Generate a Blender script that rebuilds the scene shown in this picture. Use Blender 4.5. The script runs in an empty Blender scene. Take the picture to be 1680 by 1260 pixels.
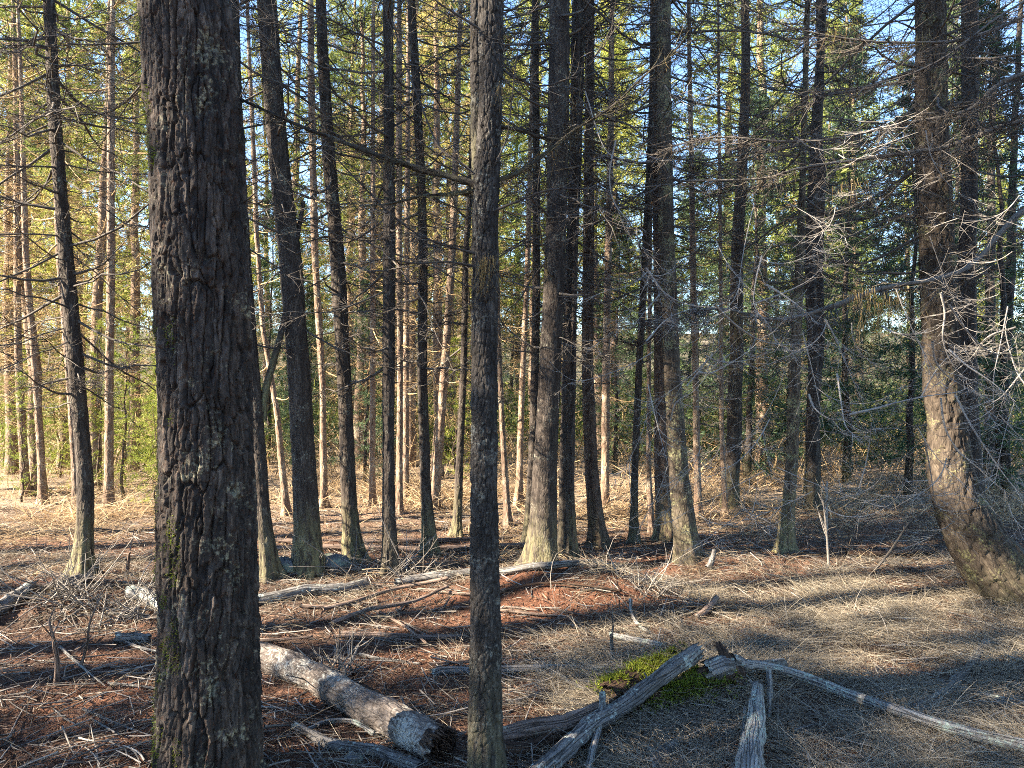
import bpy, math, random
import numpy as np
from mathutils import Vector

# ------------------------------------------------------------------ frame
F, CX, CY, EYE = 1200.0, 840.0, 630.0, 1.6      # focal length and centre in photo pixels, eye height in m
SUN_EL, SUN_AZ = math.radians(31), math.radians(-106)   # azimuth clockwise from +Y (camera forward)
SC = bpy.context.scene
COL = SC.collection
rng = np.random.default_rng(11)
random.seed(5)

# ------------------------------------------------------------------ noise
def _h(i, j, k, seed=0):
    n = (i.astype(np.int64) * 374761393 + j.astype(np.int64) * 668265263 + k.astype(np.int64) * 2147483647 + seed * 1274126177) & 0xFFFFFFFF
    n = ((n ^ (n >> 13)) * 1274126177) & 0xFFFFFFFF
    n = ((n ^ (n >> 16)) * 2246822519) & 0xFFFFFFFF
    n = n ^ (n >> 15)
    return (n & 0xFFFFFF) / float(0xFFFFFF)

def vnoise(x, y, z, seed=0):
    x, y, z = np.broadcast_arrays(np.asarray(x, float), np.asarray(y, float), np.asarray(z, float))
    xi, yi, zi = np.floor(x), np.floor(y), np.floor(z)
    fx, fy, fz = x - xi, y - yi, z - zi
    fx, fy, fz = [f * f * (3 - 2 * f) for f in (fx, fy, fz)]
    r = 0
    for a in (0, 1):
        for b in (0, 1):
            for c in (0, 1):
                w = (fx if a else 1 - fx) * (fy if b else 1 - fy) * (fz if c else 1 - fz)
                r = r + w * _h(xi + a, yi + b, zi + c, seed)
    return r * 2 - 1

def fbm(x, y, z=0.0, o=4, seed=0, gain=.5):
    r, a, f, t = 0, 1.0, 1.0, 0
    for k in range(o):
        r = r + a * vnoise(np.asarray(x) * f, np.asarray(y) * f, np.asarray(z) * f, seed + k * 17)
        t += a; a *= gain; f *= 2.03
    return r / t

def worley(u, v, nu, seed):
    """Cells on a cylinder: u is periodic with nu cells round. Returns F1, F2, cell id."""
    ui, vi = np.floor(u), np.floor(v)
    u, v = np.broadcast_arrays(u, v)
    f1 = np.full(u.shape, 9.0); f2 = np.full(u.shape, 9.0); cid = np.zeros(u.shape); tilt = np.zeros(u.shape)
    for di in (-1, 0, 1):
        for dj in (-1, 0, 1):
            cu, cv = ui + di, vi + dj
            cw = np.mod(cu, nu)
            px = cu + .1 + .8 * _h(cw, cv, cw * 0, seed)
            py = cv + .1 + .8 * _h(cw, cv, cw * 0 + 1, seed)
            d = np.hypot(u - px, v - py)
            closer = d < f1
            f2 = np.where(closer, f1, np.minimum(f2, d))
            cid = np.where(closer, _h(cw, cv, cw * 0 + 2, seed), cid)
            tl = (u - px) * (_h(cw, cv, cw * 0 + 3, seed) - .5) * 2 + (v - py) * (_h(cw, cv, cw * 0 + 4, seed) * 1.2 - .9)
            tilt = np.where(closer, tl, tilt)
            f1 = np.where(closer, d, f1)
    return f1, f2, cid, tilt

def sstep(a, b, x):
    t = np.clip((x - a) / (b - a), 0, 1)
    return t * t * (3 - 2 * t)

# ------------------------------------------------------------------ terrain
MOUNDS = [(.40, 5.35, .8, .42, .24), (1.75, 6.25, .5, .4, .10), (3.9, 5.9, .9, .5, .03), (-1.75, 6.1, .7, .5, .08), (-3.6, 5.4, .9, .5, .10),
          (-.3, 6.0, .8, .5, .05), (.5, 6.3, .5, .5, .07), (-1.3, 2.9, .5, .5, .06), (.75, 3.75, .45, .3, .08), (1.1, 3.75, .3, .25, .10), (2.6, 6.3, .9, .4, .07)]

def H(x, y):
    x = np.asarray(x, float); y = np.asarray(y, float)
    z = .035 * fbm(x * .8, y * .8, 0, 3, 3) + .022 * fbm(x * 3.1, y * 3.1, 0, 2, 9)
    for (a, b, sx, sy, hh) in MOUNDS:
        z = z + hh * np.exp(-((x - a) / sx) ** 2 - ((y - b) / sy) ** 2)
    far = sstep(9, 30, y)
    z = z + far * .35 * fbm(x * .11, y * .11, 0, 3, 21) + 9 * sstep(34, 110, y)
    return z

def P(px, py, D):
    return np.array([(px - CX) / F * D, D, EYE - (py - CY) / F * D])

def gp(px, py, lift=0.0):
    """The point a lift above the ground that lies on the ray of this photo pixel."""
    dx, dz = (px - CX) / F, -(py - CY) / F
    d = np.linspace(1.2, 45, 6000)
    g = EYE + dz * d - H(dx * d, d) - lift
    k = int(np.argmax(g < 0)) if (g < 0).any() else len(d) - 1
    D = d[k]
    return np.array([dx * D, D, float(H(dx * D, D)) + lift])

# ------------------------------------------------------------------ mesh building
class MB:
    def __init__(s):
        s.v, s.q, s.t, s.tc, s.n = [], [], [], [], 0
    def add(s, v, q=None, t=None, tc=None):
        v = np.asarray(v, float).reshape(-1, 3)
        if q is not None and len(q): s.q.append(np.asarray(q).reshape(-1, 4) + s.n)
        if t is not None and len(t): s.t.append(np.asarray(t).reshape(-1, 3) + s.n)
        s.v.append(v); s.tc.append(v if tc is None else np.asarray(tc, float).reshape(-1, 3)); s.n += len(v)
        return s
    def mesh(s, name, mat, smooth=True):
        me = bpy.data.meshes.new(name)
        v = np.concatenate(s.v) if s.v else np.zeros((0, 3))
        q = np.concatenate(s.q) if s.q else np.zeros((0, 4), int)
        t = np.concatenate(s.t) if s.t else np.zeros((0, 3), int)
        me.vertices.add(len(v)); me.vertices.foreach_set('co', v.astype(np.float32).ravel())
        me.loops.add(q.size + t.size)
        me.loops.foreach_set('vertex_index', np.concatenate([q.ravel(), t.ravel()]).astype(np.int32))
        me.polygons.add(len(q) + len(t))
        st = np.concatenate([np.arange(len(q)) * 4, q.size + np.arange(len(t)) * 3]).astype(np.int32)
        me.polygons.foreach_set('loop_start', st)
        me.polygons.foreach_set('loop_total', np.concatenate([np.full(len(q), 4), np.full(len(t), 3)]).astype(np.int32))
        me.polygons.foreach_set('use_smooth', np.full(len(q) + len(t), smooth))
        me.update(calc_edges=True)
        a = me.attributes.new('tc', 'FLOAT_VECTOR', 'POINT')
        a.data.foreach_set('vector', np.concatenate(s.tc).astype(np.float32).ravel())
        me.materials.append(mat)
        return me
    def build(s, name, mat, parent=None, smooth=True):
        o = bpy.data.objects.new(name, s.mesh(name, mat, smooth)); COL.objects.link(o)
        if parent is not None: o.parent = parent
        return o

def empty(name, loc, label=None, cat=None, group=None):
    o = bpy.data.objects.new(name, None); COL.objects.link(o)
    o.empty_display_size = .2; o.location = loc
    return tag(o, label, cat, group)

def tag(o, label=None, cat=None, group=None, kind=None):
    if label: o['label'] = label
    if cat: o['category'] = cat
    if group: o['group'] = group
    if kind: o['kind'] = kind
    return o

def norm(a):
    return a / np.maximum(np.linalg.norm(a, axis=-1, keepdims=True), 1e-9)

def tubes(mb, Pt, R, S=4, cap=False, disp=None):
    """Pt (T,K,3), R (T,K): T tapering tubes in one go."""
    Pt = np.asarray(Pt, float); R = np.asarray(R, float)
    if Pt.ndim == 2: Pt = Pt[None]; R = R[None]
    T, K, _ = Pt.shape
    tan = norm(np.gradient(Pt, axis=1))
    mean = norm(Pt[:, -1] - Pt[:, 0])
    ref = np.where(np.abs(mean[:, 2:3]) > .8, np.array([[1., 0, 0]]), np.array([[0., 0, 1]]))[:, None, :]
    u = norm(np.cross(tan, np.broadcast_to(ref, tan.shape))); w = np.cross(tan, u)
    th = np.arange(S) * 2 * np.pi / S
    c, s = np.cos(th), np.sin(th)
    rr = R[:, :, None] * np.ones(S)
    ln = np.concatenate([np.zeros((T, 1)), np.cumsum(np.linalg.norm(np.diff(Pt, axis=1), axis=2), axis=1)], axis=1)
    if disp is not None: rr = rr + disp(th[None, None, :], ln[:, :, None], R[:, :, None])
    V = Pt[:, :, None, :] + rr[..., None] * (c[:, None] * u[:, :, None, :] + s[:, None] * w[:, :, None, :])
    off = (np.arange(T) * 7.31 % 53)[:, None, None]
    tc = np.stack([R[:, :, None] * c + off * .37, R[:, :, None] * s + off, np.broadcast_to(ln[:, :, None], (T, K, S))], -1)
    i = (np.arange(T) * K * S)[:, None, None]; k = (np.arange(K - 1) * S)[None, :, None]; a = np.arange(S)[None, None, :]; b = (a + 1) % S
    q = np.stack([i + k + a, i + k + b, i + k + S + b, i + k + S + a], -1).reshape(-1, 4)
    t = None
    if cap:
        t = []
        for ti in range(T):
            e = ti * K * S
            t += [[e, e + x + 1, e + x] for x in range(1, S - 1)]
            e += (K - 1) * S
            t += [[e, e + x, e + x + 1] for x in range(1, S - 1)]
    mb.add(V, q, t, tc)
    return mb

def ribbons(mb, base, dirn, length, width, bend, K=4, side=None):
    """Tapering blades. bend (N,3) is added quadratically along the blade."""
    N = len(base)
    s = np.linspace(0, 1, K)
    pts = base[:, None] + dirn[:, None] * (length[:, None] * s)[..., None] + bend[:, None] * (s ** 2)[None, :, None]
    if side is None:
        side = norm(np.cross(dirn, rng.normal(size=(N, 3))))
    wv = (width[:, None] * (1 - s ** 2 * .85))[..., None] * side[:, None] * .5
    V = np.stack([pts - wv, pts + wv], 2)
    i = (np.arange(N) * K * 2)[:, None]; k = (np.arange(K - 1) * 2)[None]
    q = np.stack([i + k, i + k + 1, i + k + 3, i + k + 2], -1).reshape(-1, 4)
    tc = np.zeros((N, K, 2, 3)); tc[..., 2] = s[None, :, None]; tc[..., 0] = rng.random(N)[:, None, None]
    mb.add(V, q, None, tc)
    return mb

# ------------------------------------------------------------------ materials
class NT:
    def __init__(s, name):
        s.m = bpy.data.materials.new(name); s.m.use_nodes = True
        s.t = s.m.node_tree; s.t.nodes.clear()
        s.out = s.n('ShaderNodeOutputMaterial')
    def n(s, typ, **kw):
        n = s.t.nodes.new(typ)
        for k, v in kw.items():
            if k.startswith('i_'):
                n.inputs[k[2:].replace('_', ' ')].default_value = v
            else: setattr(n, k, v)
        return n
    def l(s, a, b): s.t.links.new(a, b)
    def attr(s, name='tc'): return s.n('ShaderNodeAttribute', attribute_name=name).outputs['Vector']
    def mapping(s, vec, scale, loc=(0, 0, 0)):
        n = s.n('ShaderNodeMapping'); n.inputs['Scale'].default_value = scale; n.inputs['Location'].default_value = loc
        s.l(vec, n.inputs['Vector']); return n.outputs[0]
    def noise(s, vec, scale, detail=4, rough=.55, dist=0):
        n = s.n('ShaderNodeTexNoise'); n.inputs['Scale'].default_value = scale; n.inputs['Detail'].default_value = detail
        n.inputs['Roughness'].default_value = rough; n.inputs['Distortion'].default_value = dist
        s.l(vec, n.inputs['Vector']); return n.outputs['Fac']
    def ramp(s, fac, stops):
        n = s.n('ShaderNodeValToRGB'); e = n.color_ramp.elements
        while len(e) < len(stops): e.new(.5)
        for x, (p, c) in zip(e, stops):
            x.position = p; x.color = (*c, 1) if len(c) == 3 else c
        s.l(fac, n.inputs[0]); return n.outputs[0]
    def mix(s, fac, a, b, mode='MIX'):
        n = s.n('ShaderNodeMix', data_type='RGBA', blend_type=mode)
        for v, k in ((fac, 0), (a, 6), (b, 7)):
            if hasattr(v, 'links') or hasattr(v, 'is_linked'): s.l(v, n.inputs[k])
            else: n.inputs[k].default_value = v if k == 0 else ((*v, 1) if len(v) == 3 else v)
        return n.outputs[2]
    def math(s, op, a, b=0.0, clamp=False):
        n = s.n('ShaderNodeMath', operation=op, use_clamp=clamp)
        for k, v in enumerate((a, b)):
            if hasattr(v, 'is_linked'): s.l(v, n.inputs[k])
            else: n.inputs[k].default_value = v
        return n.outputs[0]
    def bsdf(s, color, rough=.85, bump=None, bstr=.5, bdist=.01, spec=.25):
        b = s.n('ShaderNodeBsdfPrincipled'); b.inputs['Roughness'].default_value = rough; b.inputs['Specular IOR Level'].default_value = spec
        if hasattr(color, 'is_linked'): s.l(color, b.inputs['Base Color'])
        else: b.inputs['Base Color'].default_value = (*color, 1)
        if bump is not None:
            bn = s.n('ShaderNodeBump'); bn.inputs['Strength'].default_value = bstr; bn.inputs['Distance'].default_value = bdist
            s.l(bump, bn.inputs['Height']); s.l(bn.outputs[0], b.inputs['Normal'])
        s.l(b.outputs[0], s.out.inputs['Surface'])
        return b

def grey(v): return (v, v, v)

def bark_mat(name, dark, mid, light, lichen, lich_amt=.62, scale=1.0, base_moss=True, bstr=.9, plates=False):
    n = NT(name); tc = n.attr()
    st = n.mapping(tc, (1, 1, .2))
    rnd = n.n('ShaderNodeObjectInfo').outputs['Random']
    big = n.noise(st, 26 * scale, 6, .62, .6)
    fine = n.noise(st, 110 * scale, 4, .7)
    v = n.n('ShaderNodeTexVoronoi', feature='DISTANCE_TO_EDGE'); v.inputs['Scale'].default_value = 42 * scale
    n.l(n.mapping(tc, (1, 1, .34)), v.inputs['Vector'])
    crack = n.ramp(v.outputs['Distance'], [(0, grey(0)), (.16, grey(1))])
    hgt = n.math('ADD', n.math('MULTIPLY', big, .6), n.math('ADD', n.math('MULTIPLY', crack, .25), n.math('MULTIPLY', fine, .3)))
    col = n.ramp(n.math('ADD', n.math('MULTIPLY', big, .7), n.math('MULTIPLY', fine, .3)), [(.32, dark), (.5, mid), (.7, light)])
    col = n.mix(n.math('MULTIPLY', n.ramp(v.outputs['Distance'], [(0, grey(1)), (.1, grey(0))]), .55), col, dark)
    patch = n.noise(tc, 5.5, 4, .6); sp = n.noise(tc, 70, 3, .6)
    lf = n.ramp(n.math('ADD', n.math('MULTIPLY', patch, .55), n.math('MULTIPLY', sp, .45)), [(lich_amt - .05, grey(0)), (lich_amt + .03, grey(1))])
    col = n.mix(n.math('MULTIPLY', lf, .8), col, lichen)
    if base_moss:
        sx = n.n('ShaderNodeSeparateXYZ'); n.l(tc, sx.inputs[0])
        bm = n.ramp(n.math('MULTIPLY', sx.outputs['Z'], .5), [(.06, grey(1)), (.36, grey(0))])
        bm = n.math('MULTIPLY', bm, n.ramp(n.noise(st, 34, 4, .65), [(.38, grey(0)), (.58, grey(1))]))
        bm = n.math('MULTIPLY', bm, n.ramp(rnd, [(.2, grey(.25)), (.8, grey(1))]))
        col = n.mix(n.math('MULTIPLY', bm, .8), col, (.19, .185, .095))
    if plates:                                     # scales of bark differ in tone, torn edges show the redder inner bark
        s2 = n.n('ShaderNodeSeparateXYZ'); n.l(n.attr('bk'), s2.inputs[0])
        col = n.mix(1.0, col, n.ramp(n.math('ADD', n.math('MULTIPLY', s2.outputs['X'], .4), n.math('MULTIPLY', s2.outputs['Z'], .6)), [(.15, (.5, .5, .52)), (.5, (1, .98, .96)), (.85, (1.75, 1.6, 1.45))]), 'MULTIPLY')
        col = n.mix(n.math('MULTIPLY', n.ramp(s2.outputs['Y'], [(0, grey(1)), (.8, grey(0))]), .6), col, (.06, .028, .017))
    tint = n.ramp(rnd, [(0, (.85, .82, .8)), (1, (1.15, 1.08, 1.0))])
    col = n.mix(1.0, col, tint, 'MULTIPLY')
    n.bsdf(col, .9, hgt, bstr, .012 / scale)
    return n.m

def leaf_mat(name, stops, transl=.35, rough=.6):
    """Needles / blades: colour differs by blade, light passes through."""
    n = NT(name)
    g = n.n('ShaderNodeNewGeometry').outputs['Random Per Island']
    col = n.ramp(g, stops)
    rnd = n.n('ShaderNodeObjectInfo').outputs['Random']
    col = n.mix(1.0, col, n.ramp(rnd, [(0, (.75, .8, .8)), (1, (1.2, 1.12, .95))]), 'MULTIPLY')
    d = n.n('ShaderNodeBsdfPrincipled'); d.inputs['Roughness'].default_value = rough; d.inputs['Specular IOR Level'].default_value = .2
    n.l(col, d.inputs['Base Color'])
    t = n.n('ShaderNodeBsdfTranslucent'); n.l(col, t.inputs['Color'])
    m = n.n('ShaderNodeMixShader'); m.inputs[0].default_value = transl
    n.l(d.outputs[0], m.inputs[1]); n.l(t.outputs[0], m.inputs[2]); n.l(m.outputs[0], n.out.inputs['Surface'])
    return n.m

def twig_mat(name, a, b, c):
    n = NT(name)
    g = n.n('ShaderNodeNewGeometry').outputs['Random Per Island']
    tc = n.attr()
    f = n.math('ADD', n.math('MULTIPLY', g, .6), n.math('MULTIPLY', n.noise(tc, 30, 3), .5))
    n.bsdf(n.ramp(f, [(.2, a), (.5, b), (.85, c)]), .85, n.noise(tc, 90, 3), .6, .004)
    return n.m

def wood_mat(name, dark, mid, light, lichen=None, la=.6, patch=None):
    n = NT(name); tc = n.attr()
    st = n.mapping(tc, (1, 1, .07))
    streak = n.noise(st, 55, 6, .7, .4); fine = n.noise(n.mapping(tc, (1, 1, .05)), 190, 3, .6); lump = n.noise(tc, 9, 4, .6)
    f = n.math('ADD', n.math('MULTIPLY', streak, .55), n.math('ADD', n.math('MULTIPLY', fine, .2), n.math('MULTIPLY', lump, .25)))
    col = n.ramp(f, [(.34, dark), (.48, mid), (.66, light)])
    cr = n.n('ShaderNodeTexVoronoi', feature='DISTANCE_TO_EDGE'); cr.inputs['Scale'].default_value = 48
    n.l(n.mapping(n.n('ShaderNodeVectorMath', operation='ADD').outputs[0], (1, 1, .045)) if False else n.mapping(tc, (1, 1, .045)), cr.inputs['Vector'])
    ck = n.ramp(cr.outputs['Distance'], [(0, grey(0)), (.07, grey(1))])
    col = n.mix(n.math('MULTIPLY', n.math('SUBTRACT', 1.0, ck), .8), col, tuple(v * .45 for v in dark))
    if patch is not None:
        col = n.mix(n.ramp(n.noise(tc, 6, 5, .65), [(.5, grey(0)), (.58, grey(1))]), col, patch)
    if lichen is not None:
        lf = n.ramp(n.math('ADD', n.math('MULTIPLY', n.noise(tc, 8, 4, .6), .5), n.math('MULTIPLY', n.noise(tc, 60, 3, .6), .5)), [(la - .05, grey(0)), (la + .03, grey(1))])
        col = n.mix(lf, col, lichen)
    n.bsdf(col, .85, n.math('ADD', n.math('ADD', streak, n.math('MULTIPLY', fine, .5)), n.math('MULTIPLY', ck, .8)), .9, .009)
    return n.m

M = {}
M['bark_big'] = bark_mat('furrowed_bark', (.009, .0078, .0075), (.034, .029, .027), (.105, .094, .087), (.20, .20, .15), .61, .8, False, 1.0, True)
M['bark_speckled'] = bark_mat('grey_speckled_bark', (.009, .0082, .008), (.030, .027, .0255), (.09, .085, .08), (.17, .175, .155), .60, 1.3, True, 1.0)
M['bark_dark'] = bark_mat('dark_bark', (.012, .0095, .0085), (.038, .031, .027), (.10, .088, .078), (.20, .21, .175), .62, 1.15)
M['bark_mid'] = bark_mat('brown_bark', (.022, .015, .012), (.07, .05, .04), (.17, .13, .105), (.24, .24, .19), .62, 1.0)
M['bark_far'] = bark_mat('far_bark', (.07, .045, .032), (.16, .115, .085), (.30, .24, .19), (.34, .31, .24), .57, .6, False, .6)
M['bark_curved'] = bark_mat('curved_trunk_bark', (.014, .011, .009), (.048, .038, .03), (.12, .10, .078), (.17, .17, .085), .6, 1.0)
M['bark_mossy'] = bark_mat('mossy_bark', (.018, .014, .011), (.06, .048, .037), (.15, .125, .095), (.22, .22, .12), .57, 1.0)
M['twig_dark'] = twig_mat('dark_dead_twig', (.025, .02, .018), (.05, .043, .038), (.12, .105, .09))
M['twig_gold'] = twig_mat('lichened_twig', (.10, .065, .035), (.27, .18, .09), (.44, .33, .18))
M['twig_grey'] = twig_mat('grey_twig', (.05, .043, .037), (.11, .097, .085), (.25, .225, .2))
M['twig_pale'] = twig_mat('pale_bare_twig', (.10, .09, .08), (.19, .172, .155), (.32, .295, .27))  # pale bare wood, lightened further to stand in for sun on the curled twigs
M['needle'] = leaf_mat('green_needles', [(0, (.05, .08, .022)), (.5, (.11, .15, .04)), (1, (.22, .25, .07))], .42)
M['needle_yellow'] = leaf_mat('yellow_green_needles', [(0, (.13, .175, .04)), (.5, (.27, .31, .075)), (1, (.46, .45, .14))], .5)
M['needle_gold'] = leaf_mat('golden_needles', [(0, (.14, .13, .04)), (.5, (.28, .245, .085)), (1, (.44, .38, .15))], .45)
M['needle_blue'] = leaf_mat('blue_green_needles', [(0, (.03, .055, .03)), (.5, (.06, .10, .055)), (1, (.12, .17, .085))], .3)
M['needle_young'] = leaf_mat('young_fir_needles', [(0, (.10, .14, .02)), (.5, (.20, .24, .04)), (1, (.33, .35, .08))], .45)
M['lichen'] = leaf_mat('beard_lichen', [(0, (.09, .062, .028)), (.5, (.17, .125, .06)), (1, (.27, .215, .12))], .4, .9)
M['grass'] = leaf_mat('dry_grass', [(0, (.09, .068, .05)), (.35, (.20, .165, .13)), (.8, (.33, .285, .235)), (1, (.46, .41, .35))], .3, .8)
M['straw'] = leaf_mat('straw_brush', [(0, (.17, .11, .07)), (.5, (.34, .25, .165)), (1, (.54, .44, .31))], .35, .8)
M['litter'] = leaf_mat('brown_litter', [(0, (.035, .018, .013)), (.45, (.10, .045, .028)), (.8, (.18, .095, .06)), (1, (.30, .22, .17))], .1, .85)
M['moss'] = leaf_mat('green_moss', [(0, (.05, .035, .012)), (.3, (.07, .09, .012)), (.7, (.12, .17, .017)), (1, (.22, .25, .035))], .35, .8)
M['wood_grey'] = wood_mat('weathered_wood', (.03, .027, .025), (.10, .093, .088), (.22, .21, .205), (.33, .37, .33), .6)
M['wood_pale'] = wood_mat('bleached_wood', (.05, .045, .04), (.15, .142, .135), (.30, .29, .28), (.26, .31, .27), .56)
M['wood_brown'] = wood_mat('brown_fallen_wood', (.05, .034, .027), (.13, .09, .07), (.25, .19, .16), (.25, .25, .2), .63)
M['wood_rot'] = wood_mat('rotten_wood', (.012, .008, .006), (.04, .023, .015), (.11, .062, .036))
M['log_bark'] = bark_mat('grey_log_bark', (.022, .018, .016), (.10, .086, .078), (.22, .2, .188), (.30, .31, .295), .56, .9, False, 1.0)
M['rock'] = None
n = NT('grey_rock'); oc = n.n('ShaderNodeTexCoord').outputs['Object']
n.bsdf(n.mix(n.ramp(n.noise(oc, 14, 5, .65), [(.48, grey(0)), (.6, grey(1))]), n.ramp(n.noise(oc, 5, 6, .6), [(.3, (.045, .045, .047)), (.55, (.11, .112, .115)), (.75, (.21, .215, .215))]), (.2, .23, .17)), .9, n.noise(oc, 22, 6, .65), .6, .02)
M['rock'] = n.m

def ground_mat():
    n = NT('forest_floor')
    oc = n.n('ShaderNodeTexCoord').outputs['Object']
    a = n.noise(oc, .9, 5, .6); b = n.noise(oc, 6, 5, .65, .5); c = n.noise(oc, 48, 4, .7)
    base = n.ramp(n.math('ADD', n.math('MULTIPLY', b, .6), n.math('MULTIPLY', c, .4)), [(.3, (.014, .010, .008)), (.47, (.045, .028, .02)), (.6, (.09, .055, .038)), (.75, (.17, .125, .095))])
    red = n.ramp(n.math('ADD', n.math('MULTIPLY', b, .4), n.math('MULTIPLY', c, .6)), [(.3, (.025, .012, .008)), (.5, (.10, .042, .023)), (.7, (.2, .10, .06))])
    gr = n.n('ShaderNodeVectorMath', operation='DISTANCE'); n.l(n.mapping(oc, (.55, 1, 0)), gr.inputs[0]); gr.inputs[1].default_value = (.1, 5.2, 0)
    redm = n.math('MAXIMUM', n.ramp(a, [(.42, grey(0)), (.58, grey(1))]), n.ramp(gr.outputs['Value'], [(.35, grey(1)), (.85, grey(0))]))
    col = n.mix(redm, base, red)
    sx = n.n('ShaderNodeSeparateXYZ'); n.l(oc, sx.inputs[0])
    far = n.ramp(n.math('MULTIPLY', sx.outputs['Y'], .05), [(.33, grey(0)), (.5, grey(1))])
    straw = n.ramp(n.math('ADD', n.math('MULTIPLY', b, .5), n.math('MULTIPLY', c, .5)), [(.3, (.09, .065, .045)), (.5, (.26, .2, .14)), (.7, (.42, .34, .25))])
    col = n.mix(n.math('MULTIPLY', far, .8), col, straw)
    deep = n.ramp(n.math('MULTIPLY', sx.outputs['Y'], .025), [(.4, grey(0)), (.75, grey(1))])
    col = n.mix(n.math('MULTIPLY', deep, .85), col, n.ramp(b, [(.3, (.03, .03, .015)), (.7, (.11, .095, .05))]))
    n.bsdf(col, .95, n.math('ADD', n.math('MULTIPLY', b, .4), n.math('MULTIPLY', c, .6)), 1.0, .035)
    return n.m
M['ground'] = ground_mat()

# ------------------------------------------------------------------ ground
def axis(lo, hi, step, ext, g=1.09):
    a = list(np.arange(lo, hi, step)); s = step; x = a[-1]
    while x < ext: s = min(s * g, 12); x += s; a.append(x)
    s = step; x = a[0]; pre = []
    while x > -ext: s = min(s * g, 12); x -= s; pre.append(x)
    return np.array(pre[::-1] + a)
gx, gy = axis(-5.5, 6.0, .035, 260), axis(1.6, 8.5, .032, 260)
X, Y = np.meshgrid(gx, gy)
near = sstep(16, 8, np.hypot(X, Y - 4))
Z = H(X, Y) + near * .012 * fbm(X * 13, Y * 13, 0, 3, 44)
nx, ny = len(gx), len(gy)
idx = np.arange(nx * ny).reshape(ny, nx)
q = np.stack([idx[:-1, :-1], idx[:-1, 1:], idx[1:, 1:], idx[1:, :-1]], -1).reshape(-1, 4)
tag(MB().add(np.stack([X, Y, Z], -1), q).build('ground', M['ground']), kind='structure')

# ------------------------------------------------------------------ trunks and branches
def furrows(seed, amp, cellw=.032, cellh=.10, warp=.35):
    """Bark relief for tubes(): plates cut by vertical furrows, radius in metres."""
    def f(th, ln, R):
        rad = float(np.mean(R))
        nu = max(6, round(2 * np.pi * rad / cellw))
        u = th / (2 * np.pi) * nu + 0 * ln; v = ln / cellh + 0 * th
        cx, sx = np.cos(th) * rad, np.sin(th) * rad
        wv = fbm(cx * 14, sx * 14, ln * 7, 3, seed)
        f1, f2, cid, tl = worley(u + wv * warp * 2.2, v + wv * 1.1, nu, seed)
        ridge = sstep(.0, .22, f2 - f1)
        n1 = fbm(cx * 40, sx * 40, ln * 22, 3, seed + 5)
        lump = fbm(cx * 6, sx * 6, ln * 1.6, 2, seed + 8)
        return amp * (ridge * .75 + cid * .45 + tl * .9 + n1 * .4 - .7) + lump * rad * .10
    return f

def make_trunk(mb, ctrl, D, top=11.0, S=44, dz=.02, seed=0, amp=.006, flare=.38, cell=(.032, .10), below=.12, zvis=4.9, base_shift=None):
    """ctrl: (px, py, width px) from top to bottom at distance D; returns centre/radius functions of z."""
    c = sorted(ctrl, key=lambda k: -k[1])
    z = np.array([EYE - (k[1] - CY) / F * D for k in c]); x = np.array([(k[0] - CX) / F * D for k in c]); r = np.array([k[2] / F * D / 2 for k in c])
    zb = float(H(x[0], D)) - below
    if z[0] > zb:                                   # reach the ground along the lowest piece
        sl = (x[1] - x[0]) / (z[1] - z[0]); x = np.r_[x[0] - sl * (z[0] - zb) * .6, x]; z = np.r_[zb, z]; r = np.r_[r[0], r]
    sl = (x[-1] - x[-2]) / (z[-1] - z[-2]) * .5
    r0 = r[-1]
    x = np.r_[x, x[-1] + sl * (top - z[-1])]; z = np.r_[z, top]; r = np.r_[r, r0 * .25]
    zz = np.concatenate([np.arange(zb, min(zvis, top), dz), np.linspace(min(zvis, top), top, 14)[1 if zvis < top else 13:]])
    # smooth interpolation through the control points
    def sm(vals):
        v = np.interp(zz, z, vals); k = max(3, int(.22 / dz) | 1)
        pad = np.r_[2 * v[0] - v[1:k // 2 + 1][::-1], v, 2 * v[-1] - v[-k // 2:-1][::-1][:k // 2]]
        o = np.convolve(pad, np.ones(k) / k, 'valid')
        return o[:len(v)] if len(o) >= len(v) else v
    lo = zz < min(zvis, top)
    xs = np.interp(zz, z, x); rs = np.interp(zz, z, r)
    xsm, rsm = sm(x), sm(r)
    w = sstep(min(zvis, top), min(zvis, top) - .6, zz)
    xs = xs * (1 - w) + xsm * w; rs = rs * (1 - w) + rsm * w
    ys = D + .02 * np.sin(zz * 1.1 + seed) * sstep(0, 1, zz)
    hgt = zz - (zb + below)
    rs = rs * (1 + flare * np.exp(-np.maximum(hgt, 0) / .13))
    fur = furrows(seed, amp, *cell)
    def disp(th, ln, R):
        d = fur(th, ln, R)
        rootw = np.exp(-np.maximum(ln - below, 0) / .16)
        return d + R * flare * rootw * (np.maximum(np.cos(th * 3 + seed), 0) ** 2 * .9 + np.maximum(np.cos(th * 5 + seed * 2.3), 0) ** 2 * .5 - .35)
    Pt = np.stack([xs, ys, zz], -1)
    tubes(mb, Pt, rs, S, False, disp)
    return (lambda h: np.array([np.interp(h, zz, xs), np.interp(h, zz, ys), h])), (lambda h: float(np.interp(h, zz, rs)))

def curve(p0, az, L, slope, lift, K=8, wob=.05, r=None):
    r = r or rng
    s = np.linspace(0, 1, K)
    d = np.array([math.cos(az), math.sin(az), 0]); sd = np.array([-d[1], d[0], 0])
    wv = np.cumsum(r.normal(0, wob, K)) * L / K; wz = np.cumsum(r.normal(0, wob, K)) * L / K
    return p0 + d * (L * s)[:, None] + sd * (wv * s)[:, None] + np.array([0, 0, 1]) * (L * (slope * s + lift * s * s) + wz * s)[:, None]

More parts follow.
